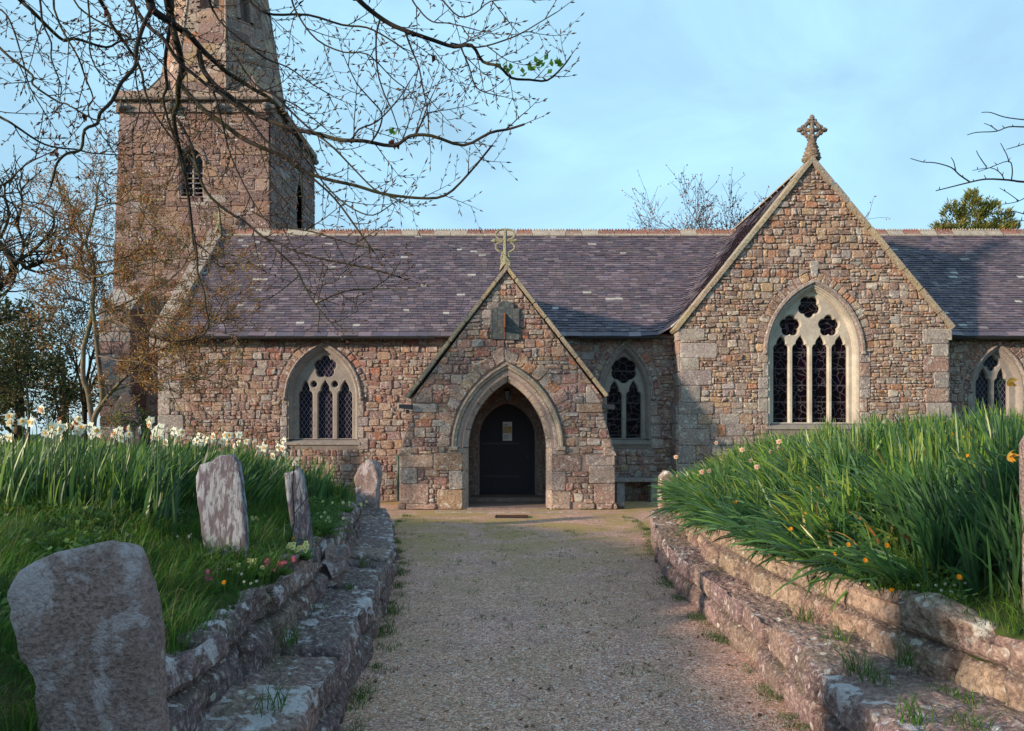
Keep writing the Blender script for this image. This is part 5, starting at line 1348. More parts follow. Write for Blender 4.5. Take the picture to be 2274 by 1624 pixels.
BC = [(.085, .045, .030), (.12, .06, .035), (.06, .035, .028), (.16, .085, .045), (.10, .045, .03)]
def twig(p, d, L, r, lvl, upk):
    n = 6 if lvl == 0 else 4; pts = [Vector(p)]; dd = Vector(d).normalized(); seg = L/n
    for i in range(n):
        dd = (dd+Vector((0, 0, upk*(.4 if i < n/2 else 1.4)))+rv()*.09).normalized(); pts.append(pts[-1]+dd*seg)
    rr = [r*(1-.6*i/n) for i in range(n+1)]; tw.tube(pts, rr, 3, cap=False)
    sgn = random.choice((-1, 1))
    s_ = random.uniform(.02, .05)
    while s_ < L:
        j = min(n-1, int(s_/seg)); q = pts[j].lerp(pts[j+1], s_/seg-j); t = (pts[j+1]-pts[j]).normalized()
        side = t.cross(Vector((random.uniform(-.4, .4), 1, random.uniform(-.4, .4)))).normalized()*sgn
        if lvl == 0 and s_ > L*.12 and random.random() < .62: twig(q, t*.8+side*.85, random.uniform(.06, .24)*(1-.4*s_/L)*1.1, r*.6, 1, upk+.04)
        else: bud.add(q, t+side*.6, random.uniform(.020, .040), random.uniform(.0032, .0052), random.choice(BC))
        sgn *= -1; s_ += random.uniform(.036, .062)
    bud.add(pts[-1], dd, random.uniform(.03, .052), .0052, random.choice(BC))
for (ra, rb, d0, d1, pp) in LIMBS:
    pts = px_path(pp, d0, d1)
    for i in range(1, len(pts)): pts[i] = pts[i]+Vector((0, random.uniform(-.05, .05), 0))
    first = pp[0]
    pre = []
    if first[1] <= 20 or first[0] <= 0:
        a = pts[0]; tr0 = Vector((BX+.2, BY+.2, 5.6+random.uniform(0, 1.6))) if first[1] < 60 else Vector((BX, BY+.1, 3.6+random.uniform(0, 1)))
        dr_ = (a-pts[1]).normalized(); mid = a+dr_*.55+Vector((0, -.1, .25 if first[1] < 60 else .0)); pre = [tr0, a.lerp(tr0, .6)+Vector((0, 0, .7 if first[1] < 60 else .15)), mid]
    sm = smooth_path(pre+pts, 3); n_ = len(sm); kp = len(pre)*3
    rs_ = []
    for i in range(n_):
        f = max(0, (i-kp))/max(1, n_-kp-1); rr = (ra+(rb-ra)*f)*d0/FOC/2*1.08
        if i < kp: rr *= 1+1.2*(1-i/max(1, kp))
        rs_.append(rr)
    rs_ = [q*(1.85 if ra >= 5 else 1.5) for q in rs_]; lb.tube(sm, rs_, 7 if ra > 4 else 5, cap=True)
    acc = 0; nxt = random.uniform(.02, .08); tot = sum((b-a).length for a, b in zip(sm[kp:], sm[kp+1:])); s_ = 0
    sgn = 1
    for a, b in zip(sm[kp:], sm[kp+1:]):
        L_ = (b-a).length
        while nxt < s_+L_:
            q = a.lerp(b, (nxt-s_)/L_); t = (b-a).normalized(); side = t.cross(Vector((random.uniform(-.5, .5), 1, random.uniform(-.5, .5)))).normalized()*sgn
            fr_ = nxt/tot; tl = random.uniform(.12, .50)*(1-.45*fr_)
            dn = t*.9+side*random.uniform(.5, 1.0)+Vector((0, 0, -.15)); twig(q, dn, tl, random.uniform(.0030, .0046), 0, random.uniform(.02, .10))
            sgn *= -1; nxt += random.uniform(.11, .21)
        s_ += L_
    twig(sm[-1], sm[-1]-sm[-2], .16, .003, 1, .05)
lb.build('branches', M['beech'], beech, smooth=True); tw.build('twigs', M['beech'], beech); bd = bud.build('buds', M['bud'], beech)
gl_ = Leaves()
for (px, py) in ((1118,156),(1136,158),(1160,168),(1172,150),(1180,158),(1188,148),(1196,140),(1208,134),(1228,150),(1238,142),(1244,146),(1112,150),(870,300)):
    for _ in range(3): gl_.add(P(px+random.uniform(-4, 4), py+random.uniform(-4, 4), 4.5), (random.uniform(-.4, .8), random.uniform(-.5, .2), random.uniform(-.4, .8)), .045, .030, (.10, .26, .03))
for (px, py) in ((872, 308), (878, 316), (186, 250), (238, 22), (122, 330), (965, 120)):
    for _ in range(4): gl_.add(P(px+random.uniform(-4, 4), py+random.uniform(-4, 4), 4.5), (random.uniform(-.5, .5), random.uniform(-.5, .2), -.9), .055, .03, (.10, .035, .02))
gl_.build('young_leaves', M['leaf'], beech)

# ---------------------------------------------------------------- young multi-stemmed tree by the tower foot
random.seed(600)
b0 = Vector(P(206, 932, 13.0)); gz = gl(b0.x, 13.0)
yt = empty('young_tree', (b0.x, 13.0, gz), 'slender two-stemmed young tree with mossy bark and sparse orange-brown leaves', 'tree')
STEMS = [(13, 4, [(214, 1080), (210, 1000), (204, 932), (195, 869), (185, 842), (186, 775), (195, 741), (202, 711), (206, 681), (208, 644), (206, 614), (188, 602), (178, 565), (184, 535), (170, 508), (158, 470), (150, 430)]),
 (14, 3, [(214, 1080), (208, 1000), (209, 930), (227, 891), (222, 831), (216, 775), (210, 719), (205, 674), (208, 625), (207, 584), (191, 546), (202, 497), (214, 452), (216, 419), (222, 395)]),
 (8, 2.5, [(222, 905), (240, 880), (277, 839), (330, 790), (382, 764), (431, 749), (470, 720), (487, 690), (500, 660)]),
 (6, 2, [(203, 616), (230, 612), (262, 602), (319, 587), (394, 574), (450, 571), (500, 560)]),
 (5, 2, [(213, 700), (235, 690), (262, 681), (319, 655), (364, 632), (405, 595), (425, 560)]),
 (4, 2, [(199, 677), (180, 668), (165, 666), (150, 662), (130, 668)]),
 (4, 2, [(207, 584), (240, 580), (290, 566), (320, 540), (350, 520)]), (4, 2, [(186, 560), (150, 540), (120, 520), (95, 515)]),
 (4, 2, [(212, 460), (240, 452), (275, 450), (300, 440)]), (4, 2, [(330, 790), (345, 760), (340, 730)]), (4, 2, [(216, 790), (260, 800), (320, 805), (360, 820)]),
 (4, 2, [(218, 715), (270, 705), (330, 700), (390, 710), (450, 730), (520, 745)]), (4, 2, [(250, 870), (300, 850), (350, 845), (420, 835), (470, 845)])]
sb = MB(); yl = Leaves(); LC = [(.34, .12, .03), (.40, .18, .04), (.26, .12, .04), (.34, .24, .05), (.20, .07, .03), (.24, .20, .05)]
def yleaf(q, dd):
    for _ in range(2): yl.add(q+rv()*.05, dd+rv()*.8+Vector((0, 0, -.2)), random.uniform(.028, .05), random.uniform(.016, .026), random.choice(LC))
YP = dict(kids=[4, 3, 2], ratio=.55, spread=.75, up=.05, wob=.22, minr=.0035, lv=2, tips=1)
tw2 = MB()
for (ra, rb, pp) in STEMS:
    sm = smooth_path(px_path(pp, 13.0, 13.0+random.uniform(-.8, .6) if pp[0][1] < 1000 else 13.0), 3); n_ = len(sm)
    sb.tube(sm, [(ra+(rb-ra)*i/(n_-1))*13/FOC/2 for i in range(n_)], 8 if ra > 6 else 5, jit((.5, .5, .5)))
    st = int(n_*.45) if pp[0][1] > 1000 else 2
    for i in range(st, n_, 1):
        for _ in range(2 if random.random() < .12 else 1):
            t = (sm[min(n_-1, i+1)]-sm[i-1]).normalized(); grow(tw2, sm[i], t*.6+rv()*.8, random.uniform(.3, .95), .010, 0, YP, yleaf)
sb.build('trunk', M['bark'], yt, smooth=True); tw2.build('twigs', M['bark'], yt); yl.build('leaves', M['leaf'], yt)

# ---------------------------------------------------------------- trees beyond
def bare_tree(name, base, h, seed, label, r=.22, lean=(0, 0, 1), kids=(9, 7, 6, 4), minr=.012, up=.04, limbs=None, D=None, leafcol=None, wob=.22, ratio=.62, spread=.9, tips=1, ls=.10, group=None, trunk=.45, D1=None):
    random.seed(seed); e = empty(name, base, label, 'tree', group); m = MB(); t = MB(); lv_ = Leaves()
    def lf(q, dd):
        if leafcol and random.random() < .6: lv_.add(q+rv()*.08, dd+rv(), ls*random.uniform(.6, 1.3), ls*.6, random.choice(leafcol))
    p = Vector(base); d = Vector(lean).normalized(); pts = [p+Vector((0, 0, -.2))]; k = 6
    for i in range(k): d = (d+rv()*.06).normalized(); pts.append(pts[-1]+d*h*trunk/k)
    m.tube(pts, [r*(1.15-.4*i/k) for i in range(k+1)], 10)
    Pm = dict(kids=list(kids), ratio=ratio, spread=spread, up=up, wob=wob, minr=minr, lv=len(kids)-1, tips=tips)
    n0 = 6
    for i in range(n0):
        q = pts[-1-(i % 3)]; a = 2*math.pi*i/n0+random.uniform(-.3, .3); nd = (d+Vector((math.cos(a), math.sin(a), 0))*random.uniform(.35, .9)).normalized(); grow(t, q, nd, h*(1-trunk)*random.uniform(.6, .85), r*.55, 0, Pm, lf)
    if limbs:
        for (ra, rb, pp) in limbs:
            sm = smooth_path(px_path(pp, D, D1 or D+.6), 3); n_ = len(sm); m.tube(sm, [(ra+(rb-ra)*i/(n_-1))*D/FOC/2 for i in range(n_)], 7)
            for i in range(2, n_):
                if random.random() < .75: grow(t, sm[i], (sm[min(n_-1, i+1)]-sm[i-1]).normalized()*.5+rv()*.8+Vector((0, 0, .3)), random.uniform(.5, 1.4)*D/22, .03*D/22, 1, Pm, lf)
    m.build('trunk', M['beech'], e, smooth=True); t.build('branches', M['beech'], e)
    if lv_.P: lv_.build('leaves', M['leaf'], e)
    return e
bx = P(-90, 1000, 23)
bare_tree('bare_tree', (bx[0], 23, 1.0), 8.6, 701, 'old bare tree with thick twisted limbs at the far left behind the cables', r=.30, kids=(6, 5, 4), minr=.014, D=23, wob=.3,
    limbs=[(22, 12, [(-90, 760), (-40, 680), (0, 632), (22, 617), (30, 590), (15, 560), (-10, 530)]), (12, 5, [(28, 590), (45, 580), (58, 596), (75, 588), (100, 580), (128, 578), (140, 560), (130, 530)]), (9, 4, [(30, 585), (70, 560), (100, 530), (120, 500), (115, 460)]), (7, 3, [(45, 580), (52, 540), (40, 500), (50, 450), (45, 415)]), (7, 3, [(0, 530), (20, 480), (10, 430), (15, 400)]), (6, 3, [(60, 597), (85, 605), (110, 600), (150, 590), (175, 600)])], leafcol=[(.10, .06, .03), (.08, .07, .03)], ls=.06)
RBD = [(.26, .11, .09), (.22, .09, .08)]
p = P(1668, 0, 36); bare_tree('budding_tree', (p[0], 36, 0), 12.9, 702, 'bare tree with reddish buds showing behind the nave ridge', r=.26, kids=(8, 7, 5, 4), minr=.009, wob=.16, up=.04, leafcol=RBD, tips=1, ls=.12, spread=.75, trunk=.55, ratio=.58)
p = P(1592, 0, 37); bare_tree('budding_tree', (p[0], 37, 0), 12.2, 703, 'lower bare tree with reddish buds, left of the taller one behind the ridge', r=.2, kids=(8, 7, 5, 4), minr=.009, wob=.16, up=.04, leafcol=RBD, tips=1, ls=.12, spread=.8, trunk=.55, ratio=.58)
bare_tree('bare_tree', (9.6, 9.0, 1.3), 7.5, 704, 'bare tree beyond the right edge reaching thin knobbly branches into the sky', r=.16, kids=(4, 3), minr=.006, D=9.0, D1=8.6, up=.02, lean=(.25, -.1, 1), trunk=.6, limbs=None)
# its visible branches are traced
e = [o for o in COL.objects if o.name.startswith('bare_tree')][-1]; m = MB(); random.seed(705)
RB = [(6, 2, [(2420, 430), (2340, 402), (2274, 404), (2240, 400), (2190, 398), (2150, 406), (2110, 416), (2078, 424)]), (3.4, 1.6, [(2155, 405), (2130, 388), (2112, 372), (2078, 362), (2050, 360), (2022, 352)]), (2.4, 1.3, [(2122, 378), (2118, 360), (2112, 350)]), (2.4, 1.3, [(2230, 400), (2222, 385), (2200, 373), (2160, 379)]),
      (2.8, 1.3, [(2246, 400), (2248, 378), (2240, 358), (2200, 372), (2172, 382)]), (2.4, 1.3, [(2240, 360), (2236, 345), (2222, 318)]), (2.4, 1.3, [(2190, 370), (2176, 350), (2168, 335)]), (4, 1.6, [(2400, 300), (2320, 282), (2274, 282), (2240, 282), (2212, 292), (2170, 294), (2148, 300)]), (2.2, 1.2, [(2214, 290), (2200, 280), (2185, 274)]),
      (3.5, 1.5, [(2400, 290), (2330, 270), (2274, 266), (2230, 260), (2200, 250), (2180, 250)]), (3, 1.4, [(2380, 330), (2300, 316), (2260, 325), (2235, 332)]), (3, 1.4, [(2380, 440), (2300, 432), (2260, 448), (2225, 454)]), (2, 1.2, [(2262, 446), (2240, 430), (2220, 418)]), (3, 1.4, [(2380, 480), (2290, 478), (2250, 470), (2215, 480)]), (2.4, 1.2, [(2380, 500), (2290, 490), (2240, 494)])]
for (ra, rb, pp) in RB:
    sm = smooth_path(px_path(pp, 8.8, 8.5), 3); n_ = len(sm); m.tube(sm, [(ra+(rb-ra)*i/(n_-1))*8.8/FOC/2 for i in range(n_)], 5)
    for i in range(2, n_-1, 2):
        if random.random() < .5: q = sm[i]; m.tube([q, q+Vector((random.uniform(-.03, .03), 0, random.uniform(.02, .05)))], [.006, .003], 4)
m.build('hanging_branches', M['beech'], e)

def leafy_tree(name, base, blobs, n, ls, cols, seed, label, r=.18, wide=.6, cat='tree', nl=7, drip=(0, 0, 0)):
    """blobs: (x, y, z, rx, ry, rz) ellipsoids in world; many leaf sprays with gaps between clumps"""
    random.seed(seed); e = empty(name, base, label, cat); m = MB(); L = Leaves(); tb = MB()
    b = Vector(base); topz = max(q[2] for q in blobs)
    m.tube([b+Vector((0, 0, -.2)), b+Vector((.05, 0, (topz-b.z)*.35)), b+Vector((-.08, .1, (topz-b.z)*.7))], [r, r*.7, r*.3], 9)
    vol = [q[3]*q[4]*q[5] for q in blobs]; tot = sum(vol)
    for q, v_ in zip(blobs, vol):
        c = Vector(q[:3]); R_ = Vector(q[3:]); tb.tube([b+Vector((0, 0, (c.z-b.z)*.3)), b.lerp(c, .6)+rv()*.15, c], [r*.35, r*.22, r*.08], 5)
        nc = max(4, int(n*v_/tot/16))
        for _ in range(nc):
            u = rv(); k = random.random()**.45; p = c+Vector((u.x*R_.x, u.y*R_.y, u.z*R_.z))*k
            if noise.noise(p*1.1+Vector((seed, 0, 0))) < -.12: continue
            outw = Vector((u.x, u.y, u.z*.6+.1)).normalized(); col = random.choice(cols)
            if random.random() < .4: tb.tube([c.lerp(p, .35), p+outw*ls*2], [.012, .006], 3, cap=False)
            for _ in range(16):
                L.add(p+rv()*ls*1.6, outw+rv()*.7+Vector(drip), ls*random.uniform(.6, 1.3), ls*wide*random.uniform(.6, 1.2), jit(col, .25))
    m.build('trunk', M['bark'], e, smooth=True); tb.build('branches', M['beech'], e); L.build('crown', M['leaf'], e); return e
G1 = [(.035, .055, .015), (.05, .075, .02), (.025, .040, .014), (.07, .085, .025), (.09, .075, .03)]
BR = [(.16, .09, .03), (.12, .08, .03), (.20, .12, .04), (.09, .075, .025), (.10, .05, .025)]
def wp(px, py, D, rx, ry=None): x, y, z = P(px, py, D); k = D/FOC; return (x, y, z, rx*k, (rx*.8)*k, (ry or rx)*k)
x, y, z = P(40, 0, 22); leafy_tree('evergreen_tree', (x, 22, .9), [wp(20, 760, 22, 95, 70), (wp(80, 700, 22.4, 55, 35)), wp(50, 850, 21.6, 110, 80), wp(-40, 690, 22, 70, 40), wp(-30, 900, 21, 90, 60)], 9000, .13, G1, 801, 'dark green holly-like tree low at the far left edge', wide=.6)
x, y, z = P(140, 0, 25); leafy_tree('hedge_tree', (x, 25, .9), [wp(140, 700, 25, 60, 70), wp(190, 760, 25.4, 60, 90), wp(110, 800, 24.6, 60, 80), wp(215, 880, 25, 60, 70), wp(150, 900, 24.6, 70, 60)], 6500, .11, BR+G1[3:], 802, 'brownish twiggy hedgerow tree between the dark evergreen and the young tree', wide=.5)
x, y, z = P(60, 0, 19); leafy_tree('hedge_tree', (x, 19, .9), [wp(40, 850, 19, 120, 90), wp(130, 890, 19.3, 90, 70), wp(-50, 800, 19, 110, 90), wp(110, 760, 19.4, 70, 60)], 9000, .09, BR[:2]+G1+G1, 804, 'mixed brown and green hedge tree nearest the left edge, above the daffodils', wide=.5, r=.05)
x, y, z = P(300, 0, 15.4); leafy_tree('fern_clump', (x, 15.0, gl(x, 15)), [wp(285, 925, 15, 26, 22), wp(315, 935, 15, 22, 16), wp(262, 942, 15, 20, 14)], 900, .07, [(.06, .12, .02), (.09, .16, .03)], 803, 'bright green cow parsley at the foot of the tower buttress', r=.02, cat='plant', wide=.35)
bare_tree('bare_tree', (P(190, 0, 21)[0], 21, .9), 5.2, 706, 'thin twiggy bare thorn tree behind the young tree', r=.08, kids=(7, 5, 4), minr=.008, leafcol=BR, tips=1, ls=.06, wob=.2)
x = P(2165, 0, 33)[0]
def conifer():
    random.seed(810); e = empty('conifer_tree', (x, 33, 0), 'yellow-green cypress rising behind the right-hand roof', 'tree'); m = MB(); L = Leaves()
    m.tube([Vector((x, 33, -.1)), Vector((x-.2, 33, 10.4))], [.3, .03], 8)
    tops = [(2158, 422, 9.0), (2200, 440, 8), (2112, 448, 7), (2250, 498, 6), (2090, 478, 5.5), (2228, 455, 7)]
    k = 33/FOC
    for (px, py, s_) in tops:
        tx, _, tz = P(px, py, 33)
        for _ in range(620):
            h = random.random()**.7*(3.4); rad = .15+h*.34; a = random.uniform(0, 2*math.pi); p = Vector((tx+math.cos(a)*rad*random.uniform(.5, 1), 33+math.sin(a)*rad*random.uniform(.5, 1), tz-h)); d = Vector((math.cos(a)*.75, math.sin(a)*.75, .75))
            if noise.noise(p*1.6) < -.22: continue
            c = jit(random.choice([(.20, .19, .025), (.11, .13, .02), (.28, .23, .04), (.04, .06, .02), (.13, .14, .025)]), .2)
            for _ in range(9): q = p+rv()*.10; L.add(q, d+rv()*.35, random.uniform(.10, .26), .045, c)
    m.build('trunk', M['bark'], e); L.build('crown', M['leaf'], e)
conifer()

# ================================================================ GRASS, DAFFODILS, FLOWERS
rng = np.random.default_rng(7)
def blades(base, az, L, W, lean, curve, twist, S, cols, prof):
    n = len(base); t = np.linspace(0, 1, S+1); pos = np.zeros((n, S+1, 3)); pos[:, 0] = base; dirs = np.zeros((n, S+1, 3))
    for k in range(S+1):
        th = lean+curve*(t[k]**1.5); dirs[:, k] = np.stack([np.sin(th)*np.cos(az), np.sin(th)*np.sin(az), np.cos(th)], 1)
        if k: pos[:, k] = pos[:, k-1]+dirs[:, k-1]*(L/S)[:, None]
    side = np.stack([-np.sin(az), np.cos(az), np.zeros(n)], 1); V = np.zeros((n, S+1, 2, 3))
    for k in range(S+1):
        d = dirs[:, k]; up = np.cross(side, d); s_ = side*np.cos(twist)[:, None]+up*np.sin(twist)[:, None]; w_ = (W*prof[k]/2)[:, None]
        V[:, k, 0] = pos[:, k]-s_*w_; V[:, k, 1] = pos[:, k]+s_*w_
    idx = np.arange(n*(S+1)*2).reshape(n, S+1, 2)
    F = np.stack([idx[:, :-1, 0], idx[:, :-1, 1], idx[:, 1:, 1], idx[:, 1:, 0]], -1).reshape(-1, 4)
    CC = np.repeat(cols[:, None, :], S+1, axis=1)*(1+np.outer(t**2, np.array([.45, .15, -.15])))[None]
    return V.reshape(-1, 3), F, np.clip(np.repeat(CC.reshape(-1, 3), 2, axis=0), 0, 1)
def scatter(fx, fz, sg, n, d0, d1, y0, y1, dens):
    out = []
    while len(out) < n:
        y = random.uniform(y0, y1); d = random.uniform(d0, d1)
        if random.random() > dens(d, y): continue
        x = interp(fx, y)+sg*(d+.04); out.append((x, y, fz(x, y)-.01))
    return np.array(out)
def colpick(n, pal, a=.2):
    pal = np.array(pal)*np.array([.74, .84, .84]); c = pal[rng.integers(0, len(pal), n)]; return np.clip(c*(1+rng.uniform(-a, a, (n, 1))), 0, 1)
GC = [(.045, .13, .016), (.065, .175, .02), (.035, .10, .016), (.09, .21, .025), (.06, .13, .02), (.15, .15, .05)]
DC = [(.042, .105, .045), (.055, .14, .05), (.075, .18, .055), (.035, .085, .045), (.11, .22, .05), (.15, .25, .045)]
gp_ = [1, .95, .75, .45, .04]; dpf = [.75, 1, 1, .95, .8, .15]
random.seed(900)
def grass(name, base, Lr, Wr, label, az0=None, pal=GC, cat='grass'):
    n = len(base); az = rng.uniform(0, 2*np.pi, n) if az0 is None else rng.normal(az0, .9, n)
    fld = np.array([noise.noise(Vector((b[0]*3.2, b[1]*3.2, 2.0))) for b in base]); fl2 = np.array([noise.noise(Vector((b[0]*1.7, b[1]*1.7, 8.0))) for b in base]); az = az+fl2*3.5
    V, F, C = blades(base, az, rng.uniform(*Lr, n)*np.clip(1+fld*1.5, .35, 1.9), rng.uniform(*Wr, n), rng.uniform(.05, .6, n), rng.uniform(.3, 1.9, n), rng.uniform(-1, 1, n), 4, colpick(n, pal), gp_)
    o = from_np(name, V, F, C, M['grass']); tag(o, label, cat, kind='stuff'); return o
b1 = scatter(XL, gl, -1, 52000, .02, 3.6, 2.0, 8.0, lambda d, y: min(1, 1.6/(1+.25*(y-2)**1.3))*(1 if d > .10 else .6))
b2 = scatter(XL, gl, -1, 9000, .02, 8, 8.0, 16, lambda d, y: .9)
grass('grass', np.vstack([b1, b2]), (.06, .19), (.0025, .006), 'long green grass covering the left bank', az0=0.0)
b1 = scatter(XR, gr, 1, 26000, .0, 3.4, 2.0, 9, lambda d, y: min(1, 1.6/(1+.25*(y-2)**1.3)))
b2 = scatter(XR, gr, 1, 16000, .0, 7, 5, 15.5, lambda d, y: .9)
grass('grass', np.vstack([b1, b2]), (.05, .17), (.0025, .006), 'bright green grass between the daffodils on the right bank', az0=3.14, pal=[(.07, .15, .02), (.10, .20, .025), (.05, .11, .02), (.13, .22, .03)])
# clumped daffodil leaves
def clumps(fx, fz, sg, nclump, per, d0, d1, y0, y1, dens, Lr, lean, az0, azs, curve, seed, pal, jitr=.09):
    random.seed(seed); B = []; A = []; Ls = []
    cs = scatter(fx, fz, sg, nclump, d0, d1, y0, y1, dens); base = []; az = []; ln = []; le = []; cu = []
    for c in cs:
        a0 = random.gauss(az0, azs); l0 = random.uniform(*Lr); k = int(per*random.uniform(.6, 1.4)); le0 = random.uniform(*lean)
        for _ in range(k):
            r = abs(random.gauss(0, jitr)); t = random.uniform(0, 2*math.pi); x, y = c[0]+r*math.cos(t), c[1]+r*math.sin(t)
            edge = interp(fx, y)+sg*.07
            if (x-edge)*sg < 0: x = edge
            base.append((x, y, fz(x, y)-.02)); az.append(a0+random.gauss(0, .55)); ln.append(l0*random.uniform(.55, 1.12)); le.append(max(-.1, le0+random.gauss(0, .17))); cu.append(max(0, random.gauss(*curve)))
    n = len(base)
    return blades(np.array(base), np.array(az), np.array(ln), rng.uniform(.011, .023, n), np.array(le), np.array(cu), rng.uniform(-1.3, 1.3, n), 5, colpick(n, pal, .25), dpf)
def merge(parts):
    V, F, C, k = [], [], [], 0
    for v, f, c in parts: V.append(v); F.append(f+k); C.append(c); k += len(v)
    return np.vstack(V), np.vstack(F), np.vstack(C)
L1 = clumps(XL, gl, -1, 230, 30, .75, 5.5, 5.0, 7.6, lambda d, y: 1 if (d > 1.25 or y > 6.0) else .12, (.40, .56), (.08, .45), 0.15, .6, (.35, .3), 911, DC)
L2 = clumps(XL, gl, -1, 330, 24, .45, 6.5, 7.4, 11.6, lambda d, y: 1, (.36, .52), (.05, .42), 0.1, .7, (.35, .3), 912, DC+[(.13, .2, .05)])
L3 = clumps(XL, gl, -1, 50, 22, .25, 1.0, 10.2, 12.4, lambda d, y: 1, (.30, .42), (.1, .5), -.2, .7, (.4, .3), 913, DC+[(.13, .2, .05)])
V, F, C = merge([L1, L2, L3]); tag(from_np('daffodil_leaves', V, F, C, M['strap']), 'mass of leaning blue-green daffodil leaves on the left bank', 'daffodil leaves', kind='stuff')
RC = [(.05, .13, .05), (.075, .18, .06), (.12, .25, .05), (.045, .11, .055), (.18, .31, .045), (.085, .19, .085), (.24, .30, .06), (.13, .24, .10)]
R1 = clumps(XR, gr, 1, 165, 30, .10, 1.6, 5.0, 11.5, lambda d, y: 1, (.34, .54), (.35, 1.0), 3.3, .6, (.5, .4), 921, RC)
R2 = clumps(XR, gr, 1, 250, 32, .8, 6.0, 4.9, 14.5, lambda d, y: 1, (.34, .60), (-.05, .34), 3.2, 1.4, (.30, .35), 922, RC+[(.15, .25, .05)])
R3 = clumps(XR, gr, 1, 56, 34, .35, 1.7, 3.7, 5.0, lambda d, y: 1, (.42, .58), (.05, .45), 3.4, .8, (.45, .35), 923, RC[:2]+[(.035, .085, .045)], jitr=.06)
R4 = clumps(XR, gr, 1, 88, 24, .03, .4, 4.2, 11.2, lambda d, y: 1, (.38, .58), (.9, 1.5), 3.4, .45, (.6, .3), 924, RC[:4], jitr=.05)
R8 = clumps(XR, gr, 1, 120, 3, .1, 4, 3.8, 12, lambda d, y: 1, (.34, .50), (.1, .9), 3.2, 1.4, (.7, .5), 928, [(.42, .34, .08), (.38, .22, .08), (.30, .17, .07), (.34, .38, .08)], jitr=.12)
R7 = clumps(XR, gr, 1, 30, 30, 1.9, 3.2, 4.2, 5.6, lambda d, y: 1, (.45, .62), (.0, .35), 3.4, .9, (.3, .3), 927, RC+[(.15, .25, .05)], jitr=.07)
R5 = clumps(XR, gr, 1, 26, 30, 1.6, 2.6, 3.3, 4.6, lambda d, y: 1, (.3, .42), (.3, .9), 3.3, 1.2, (.9, .4), 925, [(.08, .18, .03), (.06, .14, .03)], jitr=.05)
R6 = clumps(XR, gr, 1, 10, 3, .3, 2, 3.8, 6, lambda d, y: 1, (.3, .42), (.3, .9), 3.3, 1.2, (.9, .4), 926, [(.35, .14, .05), (.4, .25, .1)], jitr=.15)
V, F, C = merge([R1, R2, R3, R4, R5, R6, R7, R8]); tag(from_np('daffodil_leaves', V, F, C, M['strap']), 'mass of daffodil leaves flopping over the right retaining wall', 'daffodil leaves', kind='stuff')
# broad-leaved weeds in the turf
def weeds(fx, fz, sg, n, d0, d1, y0, y1, lab, seed):
    random.seed(seed); L = Leaves(); root = MB(); k = 0
    for c in scatter(fx, fz, sg, n, d0, d1, y0, y1, lambda d, y: 1):
        if noise.noise(Vector((c[0]*2.2, c[1]*2.2, 5.0))) < .02: continue
        col = random.choice([(.04, .10, .02), (.06, .13, .025), (.035, .08, .02), (.10, .17, .03)])
        for _ in range(random.randint(4, 9)):
            a = random.uniform(0, 2*math.pi); L.add((c[0]+random.gauss(0, .02), c[1]+random.gauss(0, .02), c[2]+random.uniform(.01, .10)), (math.cos(a), math.sin(a), random.uniform(-.1, .9)), random.uniform(.025, .06), random.uniform(.018, .035), jit(col, .25))
    tag(L.build('ground_weeds', M['leaf'], None), lab, 'weeds', kind='stuff')
weeds(XL, gl, -1, 2600, .05, 3.2, 2.4, 8.5, 'low broad-leaved weeds mixed into the grass of the left bank', 941)
weeds(XR, gr, 1, 1300, .05, 2.6, 3.0, 9, 'low broad-leaved weeds between the daffodils of the right bank', 942)
# weeds at wall feet and in the gravel
W_ = []; random.seed(930)
for _ in range(3400):
    y = random.uniform(2.6, 14.5); sd_ = random.random()
    if sd_ < .34: x = interp(LO, y)+abs(random.gauss(0, .07))+.0
    elif sd_ < .58: x = interp(RO, y)-abs(random.gauss(0, .07))
    else: x = random.uniform(interp(LO, y), interp(RO, y))
    if noise.noise(Vector((x*3.5, y*3.5, 1))) < (-.05 if sd_ < .58 else .26): continue
    for _ in range(8): W_.append((x+random.gauss(0, .025), y+random.gauss(0, .03), .0))
for _ in range(500):
    x = random.uniform(-2.9, 3.6); y = random.choice((DP-.10, DP-.08, 17.70, 17.6)); 
    if DP+.0 < y and -2.35 < x < 2.25: continue
    if pa-.1 < x < pb+.1: continue
    if noise.noise(Vector((x*2, y, 5))) < .08: continue
    for _ in range(6): W_.append((x+random.gauss(0, .04), y-abs(random.gauss(0, .05)), 0))
W_ = np.array(W_); grass('path_weeds', W_, (.012, .05), (.0025, .005), 'small tufts of grass growing in the gravel and along the wall feet', cat='weeds')
F_ = []; random.seed(931)
for _ in range(700):
    y = random.uniform(2.8, 14.5); x = random.uniform(interp(LO, y), interp(RO, y)); F_.append((x, y, .004))
F_ = np.array(F_); V, F, C = blades(F_, rng.uniform(0, 6.3, len(F_)), rng.uniform(.02, .05, len(F_)), rng.uniform(.012, .028, len(F_)), rng.uniform(1.2, 1.55, len(F_)), rng.uniform(-.2, .3, len(F_)), rng.uniform(-.5, .5, len(F_)), 2, colpick(len(F_), [(.16, .08, .04), (.24, .13, .06), (.10, .05, .03)]), [.3, 1, .1])
tag(from_np('fallen_leaves', V, F, C, M['leaf']), 'small brown fallen leaves and bud scales scattered on the gravel', 'leaves', kind='stuff')
T_ = []
